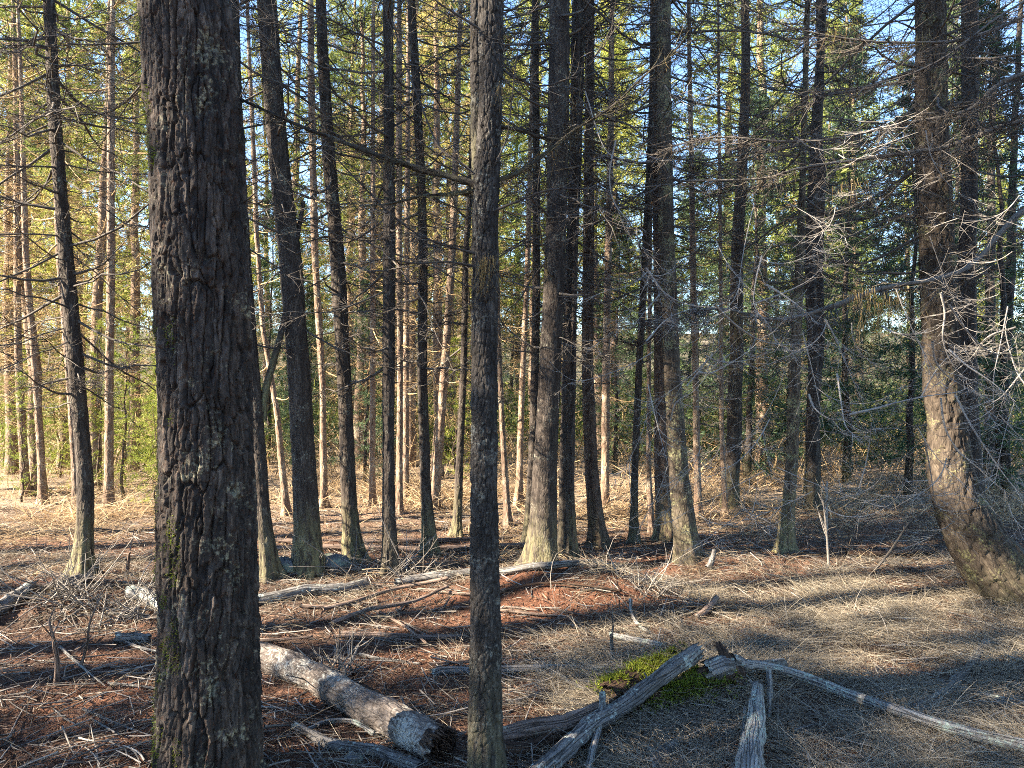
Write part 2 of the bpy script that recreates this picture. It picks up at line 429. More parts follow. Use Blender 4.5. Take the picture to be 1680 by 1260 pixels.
def sub_twigs(pts, n, lmin, lmax, K=5, smin=.15, droop=-.2, spread=1.0, up=.25, r=None):
    """Side twigs off one or more branch curves. pts (B,Kb,3) -> (B*n,K,3), s positions."""
    r = r or rng
    pts = np.asarray(pts)
    if pts.ndim == 2: pts = pts[None]
    B, Kb, _ = pts.shape
    s = np.sort(r.uniform(smin, 1, (B, n)), 1)
    f = s * (Kb - 1); i = np.minimum(f.astype(int), Kb - 2); t = (f - i)[..., None]
    bi = np.arange(B)[:, None]
    p0 = pts[bi, i] * (1 - t) + pts[bi, i + 1] * t
    tan = norm(pts[bi, i + 1] - pts[bi, i])
    side = norm(np.cross(tan, np.array([0, 0, 1.])) + 1e-6)
    sg = np.where(r.random((B, n)) < .5, -1, 1)[..., None]
    d = norm(tan * r.uniform(.25, 1.0, (B, n, 1)) + sg * side * r.uniform(.35, 1.1, (B, n, 1)) * spread + np.array([0, 0, 1.]) * r.normal(droop, .32, (B, n, 1)))
    L = r.uniform(lmin, lmax, (B, n, 1)) * (1.15 - .6 * s[..., None])
    u = np.linspace(0, 1, K)[None, None, :, None]
    bend = np.array([0, 0, 1.]) * r.normal(up, .22, (B, n, 1)) + r.normal(0, .14, (B, n, 3))
    tw = p0[:, :, None] + d[:, :, None] * L[:, :, None] * u + bend[:, :, None] * L[:, :, None] * u ** 2
    return tw.reshape(B * n, K, 3)

def taper(n, K, r0, r1=.25):
    r0 = np.asarray(r0, float).reshape(-1, 1)
    return np.broadcast_to(r0 * np.linspace(1, r1, K)[None] ** 1.0, (n, K)) if len(r0) in (1, n) else None

def branch_mesh(pts, r0, nsec=14, nter=4, lsec=(.12, .45), rsec=.0028, r=None, droop=-.2, up=.3, S=6):
    r = r or rng
    mb = MB()
    K = len(pts); L = np.linalg.norm(np.diff(pts, axis=0), axis=1).sum()
    tubes(mb, pts, r0 * (np.linspace(1, .16, K)), S)
    if nsec:
        sec = sub_twigs(pts, nsec, lsec[0] * min(1.5, L), lsec[1] * min(1.5, L), 5, .12, droop, 1.0, up, r)
        tubes(mb, sec, taper(len(sec), 5, rsec, .35), 4)
        if nter:
            ter = sub_twigs(sec, nter, .05, .16, 4, .15, droop, 1.0, up * .6, r)
            tubes(mb, ter, taper(len(ter), 4, rsec * .55, .5), 3)
    return mb

def hang(parent, pts, n=30, lmax=.25, name='beard_lichen', mat='lichen', w=.0017, spreadp=.015):
    """Wisps of beard lichen hanging from points along a branch."""
    pts = np.asarray(pts).reshape(-1, 3)
    b = pts[rng.integers(0, len(pts), n)] + rng.normal(0, spreadp, (n, 3)) * np.array([1, 1, .4])
    d = norm(np.array([0, 0, -1.]) + rng.normal(0, .11, (n, 3)))
    L = rng.uniform(.25, 1, n) * lmax
    mb = ribbons(MB(), b, d, L, np.full(n, w), rng.normal(0, .3, (n, 3)) * L[:, None] - np.array([0, 0, .1]) * L[:, None], 5)
    return tag(mb.build(name, M[mat], parent), kind='stuff')

TREES = {}
def near_tree(name, label, ctrl, D, mat='bark_dark', top=9.5, nb=22, z0=1.0, zlim=None, blen=(.6, 1.9), tw='twig_dark', seed=1, S=44, amp=.006, flare=.55, cell=(.032, .10), dz=.02,
              crown=True, cat='tree', nsec=18, nter=5, br=.0095, group='dark conifers standing round the clearing'):
    r = np.random.default_rng(seed * 101 + 7)
    c0 = sorted(ctrl, key=lambda k: -k[1])[0]
    bx = (c0[0] - CX) / F * D
    root = empty(name, (0, 0, 0), label, cat, group)
    loc = np.array([bx, D, float(H(bx, D))]); root.location = loc
    mb = MB(); cen, rad = make_trunk(mb, ctrl, D, top, S, dz, seed, amp, flare, cell)
    mb.v = [v - loc for v in mb.v]
    mb.build('trunk', M[mat], root)
    zmax = zlim or (EYE + (CY + 60) / F * D)
    nb = int(nb * 1.7)
    for k in range(nb):
        z = z0 + (zmax - z0) * ((k + r.random()) / nb) ** .8
        az = k * 2.399 + r.normal(0, .4)
        L = r.uniform(*blen) * (.45 + .55 * sstep(z0, z0 + 1.6, z)) * (r.uniform(.1, .3) if r.random() < .25 else 1)
        p0 = cen(z) + np.array([math.cos(az), math.sin(az), 0]) * rad(z) * .6
        pts = curve(p0, az, L, r.uniform(-.75, .15), r.uniform(-.05, .65), 9, .45, r)
        b = branch_mesh(pts, br * r.uniform(.5, 1.4), int(nsec * r.uniform(.3, 1.3)) if L > .35 else 0, nter, (.15, .5), .0032, r=r)
        b.v = [v - loc for v in b.v]
        bo = b.build('dead_branch', M[tw], root)
        if D < 7 and z > 2.4 and L > .5 and r.random() < .28: hang(bo, (pts - loc)[2:7], int(r.integers(14, 34)), r.uniform(.06, .2), w=.0022, spreadp=.012)
    if crown:
        cm = crown_mesh(zmax + .4, top + .4, min(1.6, 1.0 + r.random() * .5), 26, 7, 5, r, cen=cen)
        cm.v = [v - loc for v in cm.v]
        cm.build('crown', M['needle'], root, smooth=False)
    TREES[label] = (root, cen, rad, loc)
    return root, cen, rad, loc

def crown_mesh(zb, zt, Lmax, nprim, nsec, nspr, r, cen=None, spray=(.05, .13), wid=(.012, .03), droop=-.25, shape='cone', sag=.2, low=.75, solid=True):
    """Needle sprays along every branch and side twig of a conifer crown."""
    k = np.arange(nprim); hz = (k + r.random(nprim)) / nprim
    hz = 1 - (1 - hz) ** 1.15
    z = zb + (zt - zb) * hz
    if shape == 'cone': L = Lmax * ((1 - hz) ** .8 * (low + (1 - low) * sstep(0, .25, hz)) + .06)
    else: L = Lmax * (np.sin(np.pi * np.clip(hz * .85 + .15, 0, 1)) ** .7 + .05)
    L = L * r.uniform(.6, 1.15, nprim)
    az = k * 2.399 + r.normal(0, .35, nprim)
    K = 7; s = np.linspace(0, 1, K)[None, :, None]
    d = np.stack([np.cos(az), np.sin(az), np.zeros(nprim)], -1)[:, None]
    slope = (r.normal(droop, .12, nprim) + hz * .55)[:, None, None]
    p0 = np.zeros((nprim, 1, 3)); p0[:, 0, 2] = z
    if cen is not None:
        for j in range(nprim): p0[j, 0] = cen(z[j])
    Lv = L[:, None, None]
    pts = p0 + d * Lv * s + np.array([0, 0, 1.]) * Lv * (slope * s + sag * s * s) + r.normal(0, .02, (nprim, K, 3)) * Lv * s
    sec = sub_twigs(pts, nsec, .18, .55, 5, .18, -.12, 1.0, .1, r)
    Lrep = np.repeat(L, nsec)[:, None, None]
    base = sec[:, :1]; sec = base + (sec - base) * np.clip(Lrep, .25, 1.6)
    mb = MB()
    segs = np.concatenate([sec[:, [0, 1, 2, 3, 4]].reshape(-1, 5, 3)])
    T = len(segs)
    u = r.uniform(.05, 1, (T, nspr)); f = u * 4; i = np.minimum(f.astype(int), 3); t = (f - i)[..., None]
    ti = np.arange(T)[:, None]
    pos = segs[ti, i] * (1 - t) + segs[ti, i + 1] * t
    tan = norm(segs[ti, i + 1] - segs[ti, i])
    pos2 = pts[np.repeat(np.arange(nprim), nsec * 2), r.integers(2, K, nprim * nsec * 2)]
    pos2 = pos2 + r.normal(0, .04, pos2.shape)
    tan2 = norm(r.normal(0, 1, pos2.shape) + np.array([0, 0, -.1]))
    pos = np.concatenate([pos.reshape(-1, 3), pos2]); tan = np.concatenate([tan.reshape(-1, 3), tan2])
    N = len(pos)
    dr = norm(tan + r.normal(0, .55, (N, 3)))
    ln = r.uniform(*spray, N); wd = r.uniform(*wid, N)
    sd = norm(np.cross(dr, r.normal(0, 1, (N, 3))))
    a = pos; b = pos + dr * ln[:, None]; m = pos + dr * (ln * .45)[:, None]; hw = sd * (wd * .5)[:, None]
    V = np.stack([a, m - hw, b, m + hw], 1)
    qd = (np.arange(N) * 4)[:, None] + np.arange(4)[None]
    mb.add(V, qd)
    return mb

# ------------------------------------------------------------------ the measured trees of the clearing
# big furrowed trunk in the foreground
def big_trunk():
    D = 2.87
    label = 'massive conifer with deeply furrowed mossy bark filling the left foreground'
    ctrl = [(302, 0, 136), (322, 230, 142), (330, 420, 146), (342, 840, 150), (343, 1260, 163)]
    root = empty('old_conifer', (0, 0, 0), label, 'tree')
    bx = (345 - CX) / F * D
    loc = np.array([bx, D, float(H(bx, D))]); root.location = loc
    seed = 3
    BK = {}
    def relief(th, ln, R):
        rad = float(np.mean(R))
        cx, sx = np.cos(th) * rad, np.sin(th) * rad
        w1 = fbm(cx * 7, sx * 7, ln * 3.0, 3, 31); w2 = fbm(cx * 18, sx * 18, ln * 9, 3, 37)
        nu = 30
        u = th / (2 * np.pi) * nu + w1 * 1.1 + w2 * .35; v = ln / .32 + w1 * 1.2 + w2 * .6 + 0 * th
        f1, f2, cid, tl = worley(u, v, nu, 3)
        plate = sstep(.01, .17, f2 - f1)
        nu2 = 58
        g1, g2, cid2, tl2 = worley(th / (2 * np.pi) * nu2 + w2 * 1.2 + w1, ln / .065 + w2 * 2 + 0 * th, nu2, 8)
        flake = sstep(.0, .14, g2 - g1)
        rope = 1 - np.abs(fbm(cx * 26 + w1, sx * 26, ln * 3.2, 3, 51)) * 2.4
        fine = fbm(cx * 90, sx * 90, ln * 50, 3, 61)
        side = .5 - .5 * np.cos(th - 1.2)
        BK['v'] = (cid, plate, cid2, flake)
        d = .017 * plate * (.6 + .5 * cid + .35 * tl) + .004 * flake * (.2 + cid2) + .009 * tl2 + .004 * rope + .0036 * fine + .016 * fbm(cx * 4, sx * 4, ln * 1.3, 2, 71)
        return d - .02
    mb = MB()
    c = sorted(ctrl, key=lambda k: -k[1])
    z = [EYE - (k[1] - CY) / F * D for k in c]; x = [(k[0] - CX) / F * D for k in c]; r = [k[2] / F * D / 2 for k in c]
    zb = loc[2] - .1
    z = [zb] + z + [12.]; x = [x[0] + .005] + x + [x[-1] - .35]; r = [r[0] * 1.18] + r + [.05]
    zz = np.concatenate([np.arange(zb, 3.35, .0042), np.linspace(3.35, 12, 30)[1:]])
    Pt = np.stack([np.interp(zz, z, x), np.full(len(zz), D), zz], -1)
    tubes(mb, Pt, np.interp(zz, z, r), 300, False, relief)
    mb.v = [v - loc for v in mb.v]
    tr = mb.build('trunk', M['bark_big'], root)
    at = tr.data.attributes.new('bk', 'FLOAT_VECTOR', 'POINT')
    sh = BK['v'][0].shape
    at.data.foreach_set('vector', np.stack([np.broadcast_to(BK['v'][0], sh), np.broadcast_to(BK['v'][3], sh), np.broadcast_to(BK['v'][2], sh)], -1).astype(np.float32).ravel())
    # moss tufts growing on the left ridges of the bark
    V = mb.v[0]; side = np.zeros(len(V), bool)
    rel = V + loc
    ang = rel[:, 0] - np.interp(rel[:, 2], zz, Pt[:, 0])
    facing = (rel[:, 1] < D - .02) & (rel[:, 2] < 3.3)
    nn = fbm(rel[:, 0] * 9, rel[:, 1] * 9, rel[:, 2] * 5, 3, 91)
    low = sstep(1.9, .4, rel[:, 2])
    ok = facing & (ang < -.03) & (nn > .30 - .26 * low)
    ii = np.flatnonzero(ok); ii = rng.choice(ii, min(4200, len(ii)), replace=False)
    nrm = norm(np.stack([ang[ii], rel[ii, 1] - D, np.zeros(len(ii))], -1))
    N = len(ii)
    ms = ribbons(MB(), V[ii] - nrm * .002, norm(nrm + rng.normal(0, .7, (N, 3))), rng.uniform(.004, .015, N), rng.uniform(.0015, .004, N), rng.normal(0, .004, (N, 3)), 3)
    tag(ms.build('moss', M['moss'], root), 'yellow green moss tufts along the left bark ridges', kind='stuff')
    r_ = np.random.default_rng(4)
    cen = lambda h: np.array([np.interp(h, zz, Pt[:, 0]), D, h])
    cm = crown_mesh(5.2, 12, 2.0, 60, 7, 5, r_, cen=cen); cm.v = [v - loc for v in cm.v]
    cm.build('crown', M['needle'], root, smooth=False)
big_trunk()

# slender trunk in the middle, with its two leaders and the heavy bough
mid_label = 'slender dark trunk in the middle foreground with a long bough sweeping left'
r_mid = near_tree('slender_conifer', mid_label, [(805, 0, 40), (806, 120, 38), (803, 220, 38), (797, 300, 44), (795, 420, 40), (794, 620, 40), (794, 840, 42), (797, 1040, 48), (796, 1180, 52), (797, 1260, 56)], 2.9, 'bark_speckled',
                  top=9, nb=0, seed=12, S=140, dz=.005, amp=.007, flare=.3, cell=(.018, .045), group=None)
root, cen, rad, loc = r_mid
mb = MB()
fk = np.array([P(790, 420, 2.93), P(786, 340, 2.97), P(784, 250, 3.0), P(782, 120, 3.02), P(780, -20, 3.04), P(778, -700, 3.1)]) - loc
zz = np.linspace(0, 1, 420); tt = np.linspace(0, 1, len(fk))
tubes(mb, np.stack([np.interp(zz, tt, fk[:, k]) for k in range(3)], -1), np.interp(zz, [0, .15, .6, 1], [.03, .028, .026, .015]), 60, False, furrows(77, .004, .018, .045))
mb.build('side_trunk', M['bark_speckled'], root)

def smooth_path(ctrl, n=24):
    c = np.asarray(ctrl, float); t = np.linspace(0, 1, len(c)); s = np.linspace(0, 1, n)
    m = np.gradient(c, t, axis=0)
    i = np.minimum((s * (len(c) - 1)).astype(int), len(c) - 2); h = t[1] - t[0]; u = ((s - t[i]) / h)[:, None]
    return (2 * u ** 3 - 3 * u ** 2 + 1) * c[i] + (u ** 3 - 2 * u ** 2 + u) * h * m[i] + (-2 * u ** 3 + 3 * u ** 2) * c[i + 1] + (u ** 3 - u ** 2) * h * m[i + 1]

def bough(root, loc, pix, D0, D1, r0, mat='twig_dark', nsec=20, nter=4, lsec=(.1, .4), rsec=.0025, lich=0, name='bough', r1=.3, droop=-.25, up=.25, knots=.12):
    D = np.linspace(D0, D1, len(pix))
    c = np.array([P(p[0], p[1], d) for p, d in zip(pix, D)]) - loc
    pts = smooth_path(c, 26)
    mb = MB()
    rr = r0 * (r1 + (1 - r1) * np.linspace(1, 0, 26) ** 1.1) * (1 + rng.normal(0, knots, 26))
    big = r0 > .008
    if big:
        tp = np.linspace(0, 1, 150); t0_ = np.linspace(0, 1, 26); p2 = np.stack([np.interp(tp, t0_, pts[:, k]) for k in range(3)], -1)
        tubes(mb, p2, np.interp(tp, t0_, rr), 14, False, lambda th, ln, R: R * (.22 * fbm(np.cos(th) * 2, np.sin(th) * 2, ln * 22, 3, 5) + .14 * fbm(np.cos(th) * 5, np.sin(th) * 5, ln * 70, 2, 6)))
    else: tubes(mb, pts, rr, 8)
    if nsec:
        sec = sub_twigs(pts, nsec, lsec[0], lsec[1], 6, .06, droop, 1.0, up)
        tubes(mb, sec, taper(len(sec), 6, rsec, .35), 4)
        if nter:
            ter = sub_twigs(sec, nter, .04, .15, 4, .15, droop, 1.0, .1); tubes(mb, ter, taper(len(ter), 4, rsec * .55, .5), 3)
    o = mb.build(name, M[mat], root)
    if lich: hang(o, pts[3:], lich, .12)
    return o, pts

for pix, d1, r0, ns, li in [
    ([(788, 305), (745, 292), (700, 280), (640, 262), (560, 232), (500, 210), (440, 183), (383, 158)], 2.95, .015, 80, 50),
    ([(800, 300), (850, 283), (900, 248), (940, 215), (1000, 178), (1060, 122), (1110, 85)], 3.3, .010, 60, 50),
    ([(795, 420), (740, 405), (690, 387), (640, 350), (600, 310), (560, 268), (530, 225)], 2.6, .006, 44, 20),
    ([(790, 312), (740, 318), (690, 322), (640, 334), (590, 338)], 3.2, .010, 24, 10),
    ([(806, 205), (850, 213), (900, 228), (960, 228), (1020, 250)], 3.2, .009, 24, 14),
    ([(795, 300), (760, 270), (720, 240), (690, 170), (660, 90), (640, 20)], 3.1, .006, 24, 6),
    ([(800, 350), (850, 330), (900, 312), (960, 310), (1010, 318)], 2.7, .006, 16, 6),
    ([(790, 440), (740, 430), (680, 432), (630, 425), (570, 440)], 2.75, .005, 18, 6),
    ([(805, 60), (760, 30), (720, 5), (680, -30)], 2.8, .006, 14, 4),
    ([(808, 100), (850, 130), (900, 140), (960, 110), (1000, 60)], 3.0, .006, 18, 8),
    ([(800, 290), (830, 230), (840, 160), (850, 80), (870, 10)], 2.7, .004, 14, 4)]:
    bough(root, loc, pix, 2.9, d1, r0, 'bark_dark' if r0 > .008 else 'twig_dark', nsec=ns, lich=li, rsec=.0019, lsec=(.06, .26))
hang(root, np.array([P(800 + k * 2, 425 - k, 2.84) for k in range(-6, 7)]) - loc, 60, .17)
hang(root, np.array([P(824, 140, 2.86)]) - loc, 20, .09)

T = near_tree
T('leaning_conifer', 'thick dark conifer leaning left just right of the furrowed trunk', [(436, 0, 30), (448, 150, 31), (464, 320, 33), (477, 420, 34), (492, 620, 36), (502, 840, 39), (506, 930, 46)], 5.95, seed=21, nb=20, z0=1.9, flare=.28)
T('forked_conifer', 'thin dark conifer close beside the furrowed trunk, forked at head height', [(388, 180, 16), (401, 420, 18), (424, 700, 21), (432, 840, 23), (444, 950, 27)], 5.75, seed=22, nb=12, z0=1.9)
root, cen, rad, loc = TREES['thin dark conifer close beside the furrowed trunk, forked at head height']
mb = MB(); tubes(mb, smooth_path(np.array([P(430, 690, 5.75), P(436, 640, 5.77), P(452, 580, 5.8), (P(466, 525, 5.85)), P(480, 440, 5.9), P(498, 330, 6.0)]) - loc, 60), np.linspace(.034, .016, 60), 20, False, furrows(5, .004))
mb.build('fork', M['bark_dark'], root)
T('crooked_conifer', 'slightly crooked grey conifer with lichened foot, third trunk right of the furrowed one', [(528, 60, 17), (538, 250, 20), (553, 420, 24), (566, 640, 22), (574, 840, 25), (580, 925, 32)], 6.35, seed=23, nb=26, z0=1.5)
T('straight_conifer', 'straight dark pole conifer with a dead twig heap at its foot', [(637, 0, 16), (638, 200, 17), (638, 420, 20), (637, 640, 20), (638, 840, 20), (641, 940, 26)], 6.0, seed=24, nb=26, z0=1.5)
T('bowed_conifer', 'thin conifer with a pale lichened foot midway between the pole and the middle trunk', [(675, 0, 12), (684, 150, 14), (692, 320, 14), (694, 420, 15), (692, 600, 16), (698, 800, 17), (706, 910, 24)], 6.75, seed=25, nb=26, z0=1.6)
T('thin_conifer', 'very thin dark conifer just left of the slender middle trunk', [(772, 300, 8), (764, 420, 9), (761, 600, 11), (754, 750, 12), (750, 875, 14)], 7.7, seed=26, nb=20, z0=1.6, S=28)
T('stout_conifer', 'stout dark conifer with lichened foot, right of the slender middle trunk', [(918, 0, 33), (916, 200, 33), (911, 420, 33), (901, 620, 35), (893, 800, 40), (889, 930, 50)], 6.1, seed=27, nb=26, z0=1.7, flare=.4)
T('sister_conifer', 'dark conifer half hidden behind the right side of the stout one', [(951, 0, 22), (944, 250, 20), (938, 420, 20), (930, 640, 19), (927, 840, 21), (930, 905, 26)], 6.8, seed=28, nb=20, z0=1.7)
T('whip_conifer', 'whip thin dark stem touching the stout conifer pair on the right', [(946, 300, 8), (940, 640, 8), (937, 800, 9), (942, 935, 13)], 6.25, seed=29, nb=6, z0=2.2, S=24)
T('shadow_conifer', 'thin conifer half hidden behind the left side of the stout one', [(878, 0, 10), (880, 300, 12), (880, 480, 13), (876, 700, 13), (869, 890, 22)], 7.2, seed=30, nb=20, z0=1.6, S=30)
T('reddish_conifer', 'reddish brown conifer bending right at its foot beside the stout pair', [(968, 0, 14), (966, 250, 16), (966, 420, 18), (964, 600, 19), (970, 760, 21), (980, 890, 28)], 7.2, 'bark_mid', seed=31, nb=24, z0=1.5)
T('dark_stem_conifer', 'thin near black conifer alone in the gap right of centre', [(1068, 200, 9), (1058, 420, 11), (1048, 620, 11), (1041, 800, 11), (1040, 890, 14)], 7.3, seed=32, nb=20, z0=1.6, S=28)
T('gold_foot_conifer', 'conifer with a sunlit golden trunk directly behind the right clearing conifer', [(1076, 200, 16), (1080, 420, 16), (1083, 600, 19), (1086, 760, 24), (1094, 888, 30)], 7.4, 'bark_mid', seed=33, nb=18, z0=1.7)
T('lichened_conifer', 'leaning conifer with a bright lichened foot in the sun, right of centre', [(1090, 0, 23), (1090, 200, 24), (1094, 420, 25), (1101, 600, 27), (1113, 780, 31), (1130, 920, 39)], 6.3, 'bark_mossy', seed=34, nb=26, z0=1.9, flare=.3)
T('tall_conifer', 'tall dark conifer left of the curved trunk, lowest part hidden in dim brush', [(1349, 0, 11), (1345, 100, 12), (1337, 250, 15), (1329, 420, 16), (1334, 620, 16), (1334, 820, 18)], 9.2, seed=35, nb=56, z0=2.4, blen=(.9, 2.3), S=32)
T('short_conifer', 'dark conifer with mossy foot at the far edge of the right clearing', [(1318, 300, 10), (1312, 460, 14), (1304, 600, 18), (1298, 760, 19), (1287, 905, 25)], 6.85, 'bark_mossy', seed=36, nb=18, z0=2.2, S=32)
T('curved_conifer', 'thick trunk with a sharply curved mossy butt at the right edge', [(1524, 0, 44), (1528, 200, 46), (1538, 400, 50), (1545, 540, 50), (1547, 620, 58), (1556, 690, 56), (1559, 770, 66), (1574, 830, 74), (1602, 890, 88), (1644, 945, 104), (1700, 990, 124)], 5.4, 'bark_curved', seed=37, nb=40, z0=2.2, blen=(.7, 1.9), flare=.1, S=90, dz=.010, amp=.015, cell=(.045, .13))
T('behind_curved_conifer', 'dark conifer standing straight behind the curved trunk', [(1592, 0, 24), (1590, 200, 24), (1586, 420, 24), (1590, 640, 27), (1598, 830, 32)], 8.0, seed=38, nb=44, z0=2.4, blen=(.8, 2.2))
T('left_dark_conifer', 'dark bent conifer standing alone left of the furrowed trunk', [(80, 0, 17), (92, 200, 19), (111, 420, 21), (126, 620, 23), (139, 800, 24), (138, 880, 25), (134, 945, 34)], 5.9, seed=39, nb=52, z0=1.3, blen=(.7, 2.1))
T('hidden_conifer', 'narrow dark trunk peeping out along the left edge of the furrowed one', [(262, 420, 10), (266, 700, 12), (270, 840, 14), (271, 955, 18)], 5.8, seed=40, nb=6, z0=2.4, S=28)
L = near_tree
SUN = 'sunlit slender trunks behind the clearing'
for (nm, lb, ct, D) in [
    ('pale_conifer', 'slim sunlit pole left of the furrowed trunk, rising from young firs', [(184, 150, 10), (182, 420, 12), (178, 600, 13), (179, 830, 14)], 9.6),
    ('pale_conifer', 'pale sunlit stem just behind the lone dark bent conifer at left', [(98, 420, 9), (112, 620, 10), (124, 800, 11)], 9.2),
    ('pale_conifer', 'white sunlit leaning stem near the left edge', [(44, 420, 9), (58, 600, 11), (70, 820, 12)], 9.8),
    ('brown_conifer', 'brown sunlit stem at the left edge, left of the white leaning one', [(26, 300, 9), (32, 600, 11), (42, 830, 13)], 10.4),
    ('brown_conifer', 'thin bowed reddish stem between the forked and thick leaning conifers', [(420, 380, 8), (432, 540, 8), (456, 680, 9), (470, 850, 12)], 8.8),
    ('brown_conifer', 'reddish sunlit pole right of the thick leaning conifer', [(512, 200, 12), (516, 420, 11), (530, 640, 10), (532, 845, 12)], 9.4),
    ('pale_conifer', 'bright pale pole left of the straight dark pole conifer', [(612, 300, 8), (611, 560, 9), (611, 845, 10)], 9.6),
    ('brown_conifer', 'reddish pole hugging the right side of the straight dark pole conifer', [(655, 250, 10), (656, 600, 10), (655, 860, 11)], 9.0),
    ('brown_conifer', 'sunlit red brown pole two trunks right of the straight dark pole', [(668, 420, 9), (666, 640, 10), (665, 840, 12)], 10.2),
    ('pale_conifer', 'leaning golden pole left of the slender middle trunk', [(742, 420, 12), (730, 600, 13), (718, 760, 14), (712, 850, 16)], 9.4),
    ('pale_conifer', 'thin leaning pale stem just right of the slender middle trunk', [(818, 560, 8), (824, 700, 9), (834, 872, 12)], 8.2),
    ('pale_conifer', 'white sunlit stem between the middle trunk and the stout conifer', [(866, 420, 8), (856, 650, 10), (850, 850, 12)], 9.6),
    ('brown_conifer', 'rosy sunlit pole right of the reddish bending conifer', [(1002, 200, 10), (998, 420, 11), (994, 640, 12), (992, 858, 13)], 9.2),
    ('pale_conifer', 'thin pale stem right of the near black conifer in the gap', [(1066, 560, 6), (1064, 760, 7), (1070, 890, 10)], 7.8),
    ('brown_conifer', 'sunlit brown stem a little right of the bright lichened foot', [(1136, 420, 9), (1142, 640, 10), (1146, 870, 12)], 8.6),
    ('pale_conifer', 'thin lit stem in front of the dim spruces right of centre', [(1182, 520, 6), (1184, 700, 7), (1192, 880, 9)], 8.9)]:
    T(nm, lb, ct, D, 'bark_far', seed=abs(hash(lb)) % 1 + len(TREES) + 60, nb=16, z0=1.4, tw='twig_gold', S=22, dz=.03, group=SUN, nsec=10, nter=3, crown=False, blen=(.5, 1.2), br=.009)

# ------------------------------------------------------------------ dead spruce reaching in from the right edge
spx, spD = 1990, 4.3
sb = np.array([(spx - CX) / F * spD, spD, 0.]); sb[2] = float(H(sb[0], sb[1]))
ds = empty('dead_spruce', sb, 'dead spruce at the right edge whose bare boughs and curling pale twigs reach across', 'tree')
mb = MB(); zz = np.linspace(-.1, 9, 260)
tubes(mb, np.stack([0 * zz, 0 * zz, zz], -1), .13 * (1 - zz / 11) , 40, False, furrows(9, .006)); mb.build('trunk', M['bark_dark'], ds)
for pix, d1, r0, mat, ns, li in [
    ([(1990, 330), (1800, 310), (1680, 345), (1600, 430), (1540, 457), (1450, 472), (1350, 508), (1270, 525), (1190, 507), (1130, 510)], 3.4, .030, 'twig_dark', 60, 60),
    ([(1990, 190), (1800, 180), (1667, 200), (1557, 240), (1507, 248), (1437, 258), (1307, 277), (1253, 293), (1120, 297)], 4.4, .028, 'twig_dark', 70, 40),
    ([(1990, 60), (1680, 120), (1590, 180), (1500, 200), (1330, 232), (1180, 225), (1100, 240)], 4.4, .020, 'twig_dark', 70, 30),
    ([(1990, -60), (1750, 0), (1600, 60), (1500, 70), (1400, 65), (1300, 45), (1220, 10)], 4.2, .018, 'twig_dark', 60, 40),
    ([(1990, 420), (1800, 440), (1680, 390), (1560, 330), (1450, 300), (1380, 340)], 4.8, .014, 'twig_dark', 50, 20),
    ([(1990, -150), (1800, -60), (1650, 20), (1540, 100), (1430, 140), (1330, 150)], 4.0, .014, 'twig_dark', 50, 30)]:
    bough(ds, sb, pix, spD, d1, r0 * .66, mat, int(ns * 1.8), 7, (.12, .62), .0026, li, droop=-.45, up=.35)
C6 = lambda l: [(1120 + x / 3, 420 + y / 3) for x, y in l]
rc = np.random.default_rng(77); arcs = []
for k in range(58):
    ax_, ay_ = rc.uniform(1010, 1690), rc.uniform(180, 860); L_ = rc.uniform(60, 190); sg = rc.choice([-1, 1]); a0 = rc.uniform(.3, 1.5); tw_ = rc.uniform(-1.6, .2)
    pp = [(ax_, ay_)]
    for j in range(5):
        a_ = a0 + tw_ * j / 4; pp.append((pp[-1][0] + sg * math.cos(a_) * L_ / 5, pp[-1][1] + math.sin(a_) * L_ / 5))
    arcs.append((pp, rc.uniform(3, 6)))
